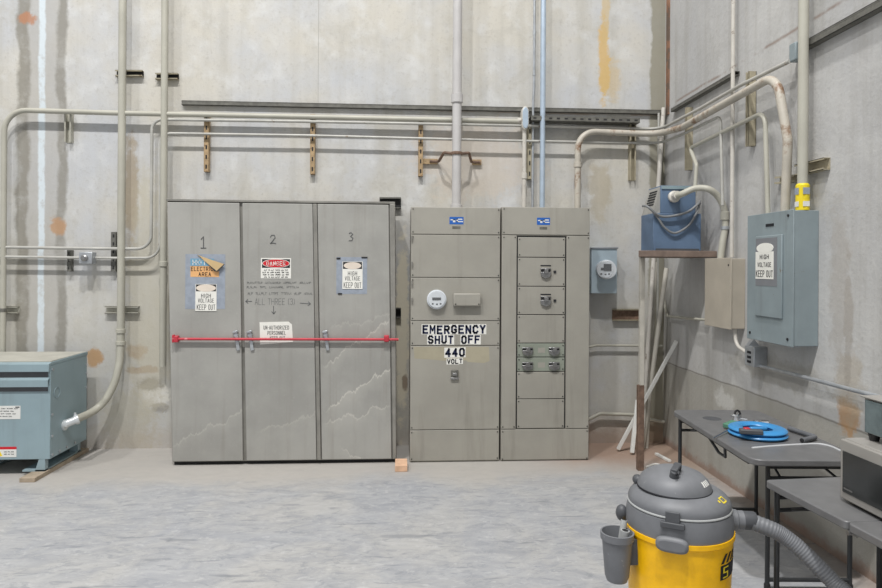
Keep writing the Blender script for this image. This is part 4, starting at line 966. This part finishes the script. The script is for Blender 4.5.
mb = MB(); mb.sweep([(-W1_/2+.03, .05, TZ-.035), (-W1_/2+.06, -.05, TZ-.12), (-W1_/2+.06, -.14, TZ-.12), (-W1_/2+.03, -.2, TZ-.035)], .009, 8); mb.build('lock_brace', 'leg', t1, local=True)
mb = MB()
for x in (-W1_/2+.02, W1_/2-.04): mb.box(x, x+.02, -L1/2+.1, L1/2-.1, TZ-.05, TZ-.034)
mb.each('apron', 'leg', t1, local=True)
legset(t1, W1_-.08, L1/2-.07, -1); legset(t1, W1_-.17, -L1/2+.11, 1, xo=.05)
# table 2 : a centre-folding table, nearer the camera
A2, S2 = G(764.5, 479.5, TZ), G(846.5, 522, TZ); W2 = .6; L2 = 2*(S2-A2).length
rz2 = math.atan2(S2.x-A2.x, A2.y-S2.y)
ctr = Vector((A2.x, A2.y, 0))+Matrix.Rotation(rz2, 3, 'Z') @ Vector((W2/2, -L2/2, 0))
t2 = thing('folding_table', (ctr.x, ctr.y, 0), 'grey centre-folding table in the right foreground, holding the microwave', 'table', 'grey folding tables', rz2)
for sg in (1, -1):
    mb = MB(); q = rrect(W2, L2/2-.004, .022, TZ-.035); mb.prism([Vector((p.x, p.y+sg*(L2/4), p.z)) for p in q], (0, 0, .035)); mb.build('tabletop_half', 'table', t2, .005, local=True)
mb = MB(); mb.cyl((-W2/2+.03, -.02, TZ-.045), (-W2/2+.03, .02, TZ-.045), .012, n=10); mb.cyl((-W2/2+.0, -.005, TZ-.042), (-W2/2+.02, -.005, TZ-.042), .009, n=10); mb.build('hinge', 'steel', t2, local=True)
legset(t2, W2-.06, L2/2-.05, -1); legset(t2, W2-.06, -L2/2+.08, 1)

# ------------------------------------------------------------------ things on table 1
H = TZ+.001
c = G(757.5, 435.5, H)
t = thing('wire_reel', (c.x, c.y, H), 'bright blue round wire reel lying flat on the far grey table', 'reel')
for z, rr in ((H+.0155, .127), (H+.041, .124)): MB().torus((c.x, c.y, z), rr, .04, (0, 0, 1), 56, 14, sz=.38).build('reel_half', 'coil', t)
MB().torus((c.x, c.y, H+.029), .122, .037, (0, 0, 1), 56, 10, sz=.22).build('wire_groove', paint('deep_blue_plastic', S(30, 84, 150), .4), t)
MB().box(c.x-.03, c.x+.08, c.y+.02, c.y+.05, H+.02, H+.045).build('handle', 'coil', t, .01)
a = G(729.5, 428.5, H); mb = MB(); mb.bar(a+Vector((-.035, -.02, .02)), a+Vector((.05, .03, .03)), .045, .03); mb.build('wire_clip', 'green', t, .006)
mb = MB(); mb.sweep(smooth([G(729, 429, H+.02), G(722, 433, H+.015), G(713, 438, H+.008)], 6), .0045, 8); mb.build('leader_wire', 'steel', t)
a = G(751, 432.5, H+.05)
mb = MB(); mb.bar(a+Vector((-.06, .02, .005)), a+Vector((.06, -.02, .005)), .045, .028, 0); mb.box(a.x-.035, a.x-.0, a.y+.0, a.y+.03, a.z+.014, a.z+.026, 1)
tag(mb.build('hand_tool', ['vac_dark', 'red'], None, .008), 'small dark hand tool with a red button, lying on the blue reel', 'tool')
a = G(736, 421.5, H)
mb = MB(); mb.lathe([(.016, 0), (.022, .008), (.016, .02), (.014, .028), (.03, .032), (.034, .042), (.024, .05), (0, .051)], a, n=20, m=0); mb.torus(a+Vector((.01, 0, .05)), .022, .007, (0.3, -1, .2), 20, 8, 1)
mb.cyl(a+Vector((0, 0, .02)), a+Vector((.06, -.03, .016)), .012, n=12, m=0)
tag(mb.build('faucet_valve', ['chrome', 'black']), 'chrome faucet valve with a black ring, standing behind the blue reel', 'faucet part')
a, b, c2 = G(742, 423.8, H+.018), G(753, 424.6, H+.02), G(760.5, 424.5, H+.024)
mb = MB(); mb.cyl(a, b, .014, n=14, m=1); mb.lathe([(.014, 0), (.03, .01), (.03, .03), (.018, .04), (.026, .05), (.026, .09), (.01, .1)], b, c2-b, 18, 0)
mb.ball(c2+Vector((.012, 0, 0)), .026, 0); 
tag(mb.build('faucet_spout', ['chrome', 'white']), 'chrome faucet piece with a white tube, lying behind the blue reel', 'faucet part')
mb = MB(); pts = fillet([G(789, 428.5, H+.018), G(815.5, 437, H+.018), G(802, 440.5, H+.018)], .02)
mb.sweep(pts, .0145, 14, 0); d = (pts[-1]-pts[-2]).normalized(); mb.cyl(pts[-1]+d*.0002, pts[-1]+d*.001, .012, n=14, m=1)
tag(mb.build('hose_piece', ['grey_rubber', 'dark']), 'bent offcut of grey rubber tube on the table, right of the blue reel', 'hose')

# ------------------------------------------------------------------ microwave and the appliance on it
q = G(839.5, 497.5, TZ+.012); mx, my = q.x, q.y
mzt = XY(841, 437.5, my).z; mw_d, mw_l = .36, .5
t = thing('microwave', (mx+mw_d/2, my-mw_l/2, TZ), 'silver microwave oven with a dark glass door on the right foreground table', 'microwave')
z0 = TZ+.012
MB().box(mx+.02, mx+mw_d, my-mw_l, my, z0, mzt).build('case', 'mw', t, .006)
MB().box(mx, mx+.02, my-mw_l+.002, my-.002, z0+.002, mzt-.003).build('door', 'mw', t, .006)
dr = t.children[-1]
hh = mzt-z0
MB().box(mx-.004, mx+.001, my-mw_l+.12, my-.022, z0+.035, mzt-.05).build('window', 'mw_glass', dr, .002)
mb = MB(); mb.text('MICROWAVE', (mx-.0045, my-.03, z0+.05), .06, .01, (0, -1, 0), (0, 0, 1), 0, .0) if False else mb.box(mx-.0046, mx-.004, my-.085, my-.032, z0+.05, z0+.056)
mb.build('badge', 'steel', dr)
MB().box(mx-.03, mx-.018, my-mw_l+.09, my-mw_l+.11, z0+.04, mzt-.05).build('handle', 'mw', dr, .004)
mb = MB()
for x in (mx+.05, mx+mw_d-.05):
    for y in (my-.05, my-mw_l+.05): mb.cyl((x, y, TZ+.0005), (x, y, z0+.002), .016, n=14)
mb.each('foot', 'black', t)
q = G(866, 440, mzt)
az0, azt = mzt+.028, XY(866, 398, q.y).z
t = thing('small_appliance', (q.x+.12, q.y-.15, mzt), 'glossy green-grey appliance with black feet standing on the microwave', 'appliance')
MB().box(q.x+.012, q.x+.26, q.y-.34, q.y+.03, az0, azt).build('case', 'mw', t, .008)
MB().box(q.x, q.x+.012, q.y-.33, q.y+.01, az0+.004, azt-.008).build('front_panel', 'app', t, .004)
MB().box(q.x-.004, q.x+.2, q.y-.345, q.y+.034, azt-.001, azt+.006).build('top_edge', 'mw', t, .003)
for x in (q.x+.03, q.x+.22):
    for y in (q.y-.01, q.y-.31): MB().lathe([(.018, 0), (.022, .02), (.024, az0-mzt-.0005)], (x, y, mzt+.0005), n=16).build('foot', 'black', t)

# ------------------------------------------------------------------ shop vacuum
VX, VY = 1.300, 2.9
vac = thing('shop_vacuum', (VX, VY, 0), 'yellow drum shop vacuum with a dusty grey lid in the foreground', 'vacuum cleaner')
o3 = lambda x, y, z: Vector((VX+x, VY+y, z))
RD = .238
drum = MB().lathe([(.05, .12), (.2, .12), (.218, .14), (RD-.004, .53), (RD+.003, .535), (RD+.003, .555), (RD-.01, .555), (RD-.02, .5)], o3(0, 0, 0), n=72).build('drum', 'yellow', vac)
MB().lathe([(RD-.012, .545), (RD-.003, .55), (RD-.001, .57), (.234, .62), (.228, .648), (.215, .655), (.19, .655)], o3(0, 0, 0), n=72).build('collar', 'vac', vac)
MB().torus(o3(0, 0, .657), .2235, .006, n=72, k=8).build('sealing_ring', 'vac_hi', vac)
# lid: a shoulder and a motor cap set back on it
P_lid = [(.2255, .662), (.2265, .675), (.222, .690), (.207, .708), (.187, .722), (.168, .731), (.0, .735)]
P_cap = [(.160, .724), (.164, .732), (.161, .748), (.148, .774), (.122, .797), (.085, .812), (.04, .819), (0, .82)]
lid = MB().lathe(P_lid, o3(0, 0, 0), n=72).build('lid', 'vac', vac)
cap = MB().lathe(P_cap, o3(-.022, .0, 0), n=64).build('motor_cap', 'vac', lid)
MB().torus(o3(-.022, .0, .7305), .1625, .0045, n=64, k=8).build('cap_groove', 'ink', cap)
mb = MB(); mb.cyl(o3(-.062, -.085, .80), o3(-.062, -.10, .835), .02, n=16); mb.cyl(o3(-.03, -.045, .81), o3(-.03, -.055, .852), .018, n=16); mb.bar(o3(-.07, -.105, .83), o3(-.02, -.04, .842), .03, .026)
for dx, dy, z in ((-.066, -.118, .826), (-.036, -.083, .838)): mb.cyl(o3(dx, dy, z), o3(dx+.004, dy-.006, z), .008, n=10, m=1)
mb.build('handle_mount', ['vac_dark', 'ink'], lid, .003)
mb = MB(); mb.lathe([(.018, 0), (.018, .006), (.014, .008)], o3(.045, -.05, .799), (.25, -.2, 1), 20); mb.build('switch', 'pink', lid)
def dome_point(ang, r, prof, cx_=0., cy_=0.):
    for (r0, z0_), (r1, z1_) in zip(prof, prof[1:]):
        if r1 <= r <= r0: z = z0_+(z1_-z0_)*(r0-r)/(r0-r1); break
    return Vector((VX+cx_+r*math.cos(ang), VY+cy_+r*math.sin(ang), z))
def patch(prof, a0, a1, r0, r1, cx_, cy_, mb, m, lift=.0015, n=6):
    vs = []; fs = []
    for i in range(n+1):
        for j in range(3):
            q = dome_point(a0+(a1-a0)*i/n, r0+(r1-r0)*j/2, prof, cx_, cy_); vs.append(q+(q-Vector((VX+cx_, VY+cy_, .6))).normalized()*lift)
    for i in range(n):
        for j in range(2): fs.append((i*3+j, i*3+j+1, (i+1)*3+j+1, (i+1)*3+j))
    mb.add(vs, fs, m)
mb = MB(); rad = math.radians
for k in range(4): patch(P_cap, rad(-58+k*6), rad(-54+k*6), .135, .152, -.022, .0, mb, 0)
mb.build('white_lettering', 'white', cap)
mb = MB()
for a0, a1, r0, r1 in ((-57, -54, .19, .2), (-50, -40, .182, .187), (-50, -40, .203, .208), (-51, -49, .182, .208), (-41, -39, .182, .208)): patch(P_lid, rad(a0), rad(a1), r0, r1, 0, 0, mb, 0)
mb.build('yellow_emblem', 'yellow_tag', lid)
def on_side(ang, z, r): return Vector((VX+r*math.cos(ang), VY+r*math.sin(ang), z))
for an, nm in ((-120, 'latch'), (60, 'latch')):
    a = rad(an); mb = MB(); d = Vector((math.cos(a), math.sin(a), 0)); tn = Vector((-d.y, d.x, 0))
    for z, w, h, ot in ((.666, .06, .05, .012), (.632, .10, .026, .018)): mb.prism([on_side(a, z, .226)+tn*w/2*i+Z_*h/2*j for i, j in ((-1, -1), (1, -1), (1, 1), (-1, 1))], d*ot)
    mb.build('latch', 'vac_dark', vac, .004)
    mb = MB(); c = on_side(a, .555, RD-.004); pts = []
    for i in range(28):
        t_ = 2*math.pi*i/28; pts.append(c+tn*(.068*math.copysign(abs(math.cos(t_))**.6, math.cos(t_)))+Z_*(.034*math.copysign(abs(math.sin(t_))**.7, math.sin(t_))))
    mb.prism(pts, d*.035); mb.build('drum_handle', 'vac', vac, .014)
# side knobs at the left
mb = MB(); mb.ball(on_side(rad(160), .58, RD+.016), .031, sc=(.9, 1, 1.25)); mb.build('side_handle', 'vac_dark', vac)
mb = MB(); mb.ball(on_side(rad(150), .735, .185), .024, sc=(1, 1.2, 1)); mb.build('lid_grip', 'vac_dark', lid)
# tool holder cup at the left
hc = o3(-RD-.07, -.05, -.018)
cup = MB().lathe([(.03, .345), (.046, .347), (.054, .37), (.067, .53), (.074, .535), (.075, .565), (.068, .566), (.063, .53), (.05, .39), (.0, .385)], hc, n=40).build('accessory_cup', 'vac', vac, ang=40)
MB().box(hc.x+.05, hc.x+.10, hc.y-.02, hc.y+.05, .40, .52).build('cup_bracket', 'vac_dark', vac, .005)
for (dx, dy, r_, z1, tx, ty_) in ((.03, -.012, .02, .575, .01, .0), (.012, .02, .015, .60, .12, .08)):
    b0 = hc+Vector((dx*.5, dy*.5, .41)); b1 = hc+Vector((dx+tx*.3, dy+ty_*.3, z1)); mb = MB(); mb.cyl(b0, b1, r_, n=16, m=0); d = (b1-b0).normalized(); mb.cyl(b1+d*.0003, b1+d*.0012, r_*.72, n=16, m=1)
    mb.build('tool_tube', ['vac_hi', 'dark'], cup)
# casters
for k in range(4):
    a = rad(45+90*k+5); c = on_side(a, 0, .235)
    mb = MB(); mb.cyl(c+Vector((-.012, 0, .038)), c+Vector((.012, 0, .038)), .038, n=20); o = mb.build('caster', 'black', vac)
    mb = MB(); mb.bar(on_side(a, .10, .18), on_side(a, .10, .265), .06, .035); mb.cyl(c+Z_*.07, c+Z_*.11, .014, n=10); mb.build('caster_arm', 'vac', vac, .006)
MB().lathe([(.2, .085), (.228, .09), (.23, .13), (.215, .15)], o3(0, 0, 0), n=56).build('base_ring', 'vac', vac)
# black emblem on the drum
mb = MB()
def drum_patch(a0, a1, z0_, z1_, m, slant=0, lift=.0016, n=8):
    vs = []; fs = []
    for i in range(n+1):
        for j, z in enumerate((z0_, z1_)):
            r_ = .218+(RD-.004-.218)*(z-.14)/.39; vs.append(on_side(rad(a0+(a1-a0)*i/n+slant*j), z, r_+lift))
    for i in range(n): fs.append((i*2, i*2+1, i*2+3, i*2+2))
    mb.add(vs, fs, m)
drum_patch(-66, 5, .39, .455, 0)
for k in range(7): drum_patch(-66+k*9, -61+k*9, .462, .502, 0, slant=7)
for a0, a1, z0_, z1_ in ((-62, -52, .441, .447), (-62, -59.5, .422, .444), (-62, -52, .419, .425), (-54.5, -52, .400, .422), (-62, -52, .397, .403)): drum_patch(a0, a1, z0_, z1_, 1, lift=.0026, n=3)
mb.build('emblem', ['ink', 'yellow_tag'], drum)
# hose port and hose
pd = Vector((math.cos(rad(-12)), math.sin(rad(-12)), 0)); p0 = on_side(rad(-12), .592, RD-.03)
MB().lathe([(.046, 0), (.046, .045), (.042, .05), (.042, .075)], p0, pd, 28).build('hose_port', 'vac', vac)
hp = smooth([p0+pd*.05, p0+pd*.095, XY(773, 530, 2.79), XY(785, 537, 2.77), XY(800, 549, 2.74), XY(817, 565.5, 2.70), XY(834, 583, 2.66), XY(846, 600, 2.6), Vector((1.72, 2.5, .22)), Vector((1.66, 2.32, .08)), Vector((1.5, 2.1, .04)), Vector((1.25, 1.95, .04))], 26)
mb = MB(); mb.sweep(hp, [(.0365 if i % 4 < 2 else .0348) for i in range(len(hp))], 24); hose = mb.build('hose', 'vac', vac, ang=80)
mb = MB(); mb.lathe([(.041, 0), (.041, .05), (.037, .06)], p0+pd*.07, pd, 24); mb.build('hose_cuff', 'vac_dark', vac)
# ------------------------------------------------------------------ light
w = bpy.data.worlds.new('hall'); SC.world = w; w.use_nodes = True
bg = w.node_tree.nodes['Background']; bg.inputs[0].default_value = (.96, .98, 1.0, 1); bg.inputs[1].default_value = .47
def lamp(x, y, z, size, power, col=(1, .985, .965)):
    l = bpy.data.lights.new('high_bay_lamp', 'AREA'); l.shape = 'DISK'; l.size = size; l.energy = power; l.color = col
    o = bpy.data.objects.new('high_bay_lamp', l); COL.objects.link(o); o.location = (x, y, z)
lamp(-7.5, -.2, 12.0, .5, 430)
lamp(-3.2, -.2, 12.0, .5, 680)
lamp(-.1, -.2, 12.0, .5, 880)
SC.view_settings.view_transform = 'Standard'; SC.view_settings.look = 'None'
SC.view_settings.exposure = 0; SC.view_settings.gamma = 1; SC.view_settings.use_curve_mapping = False
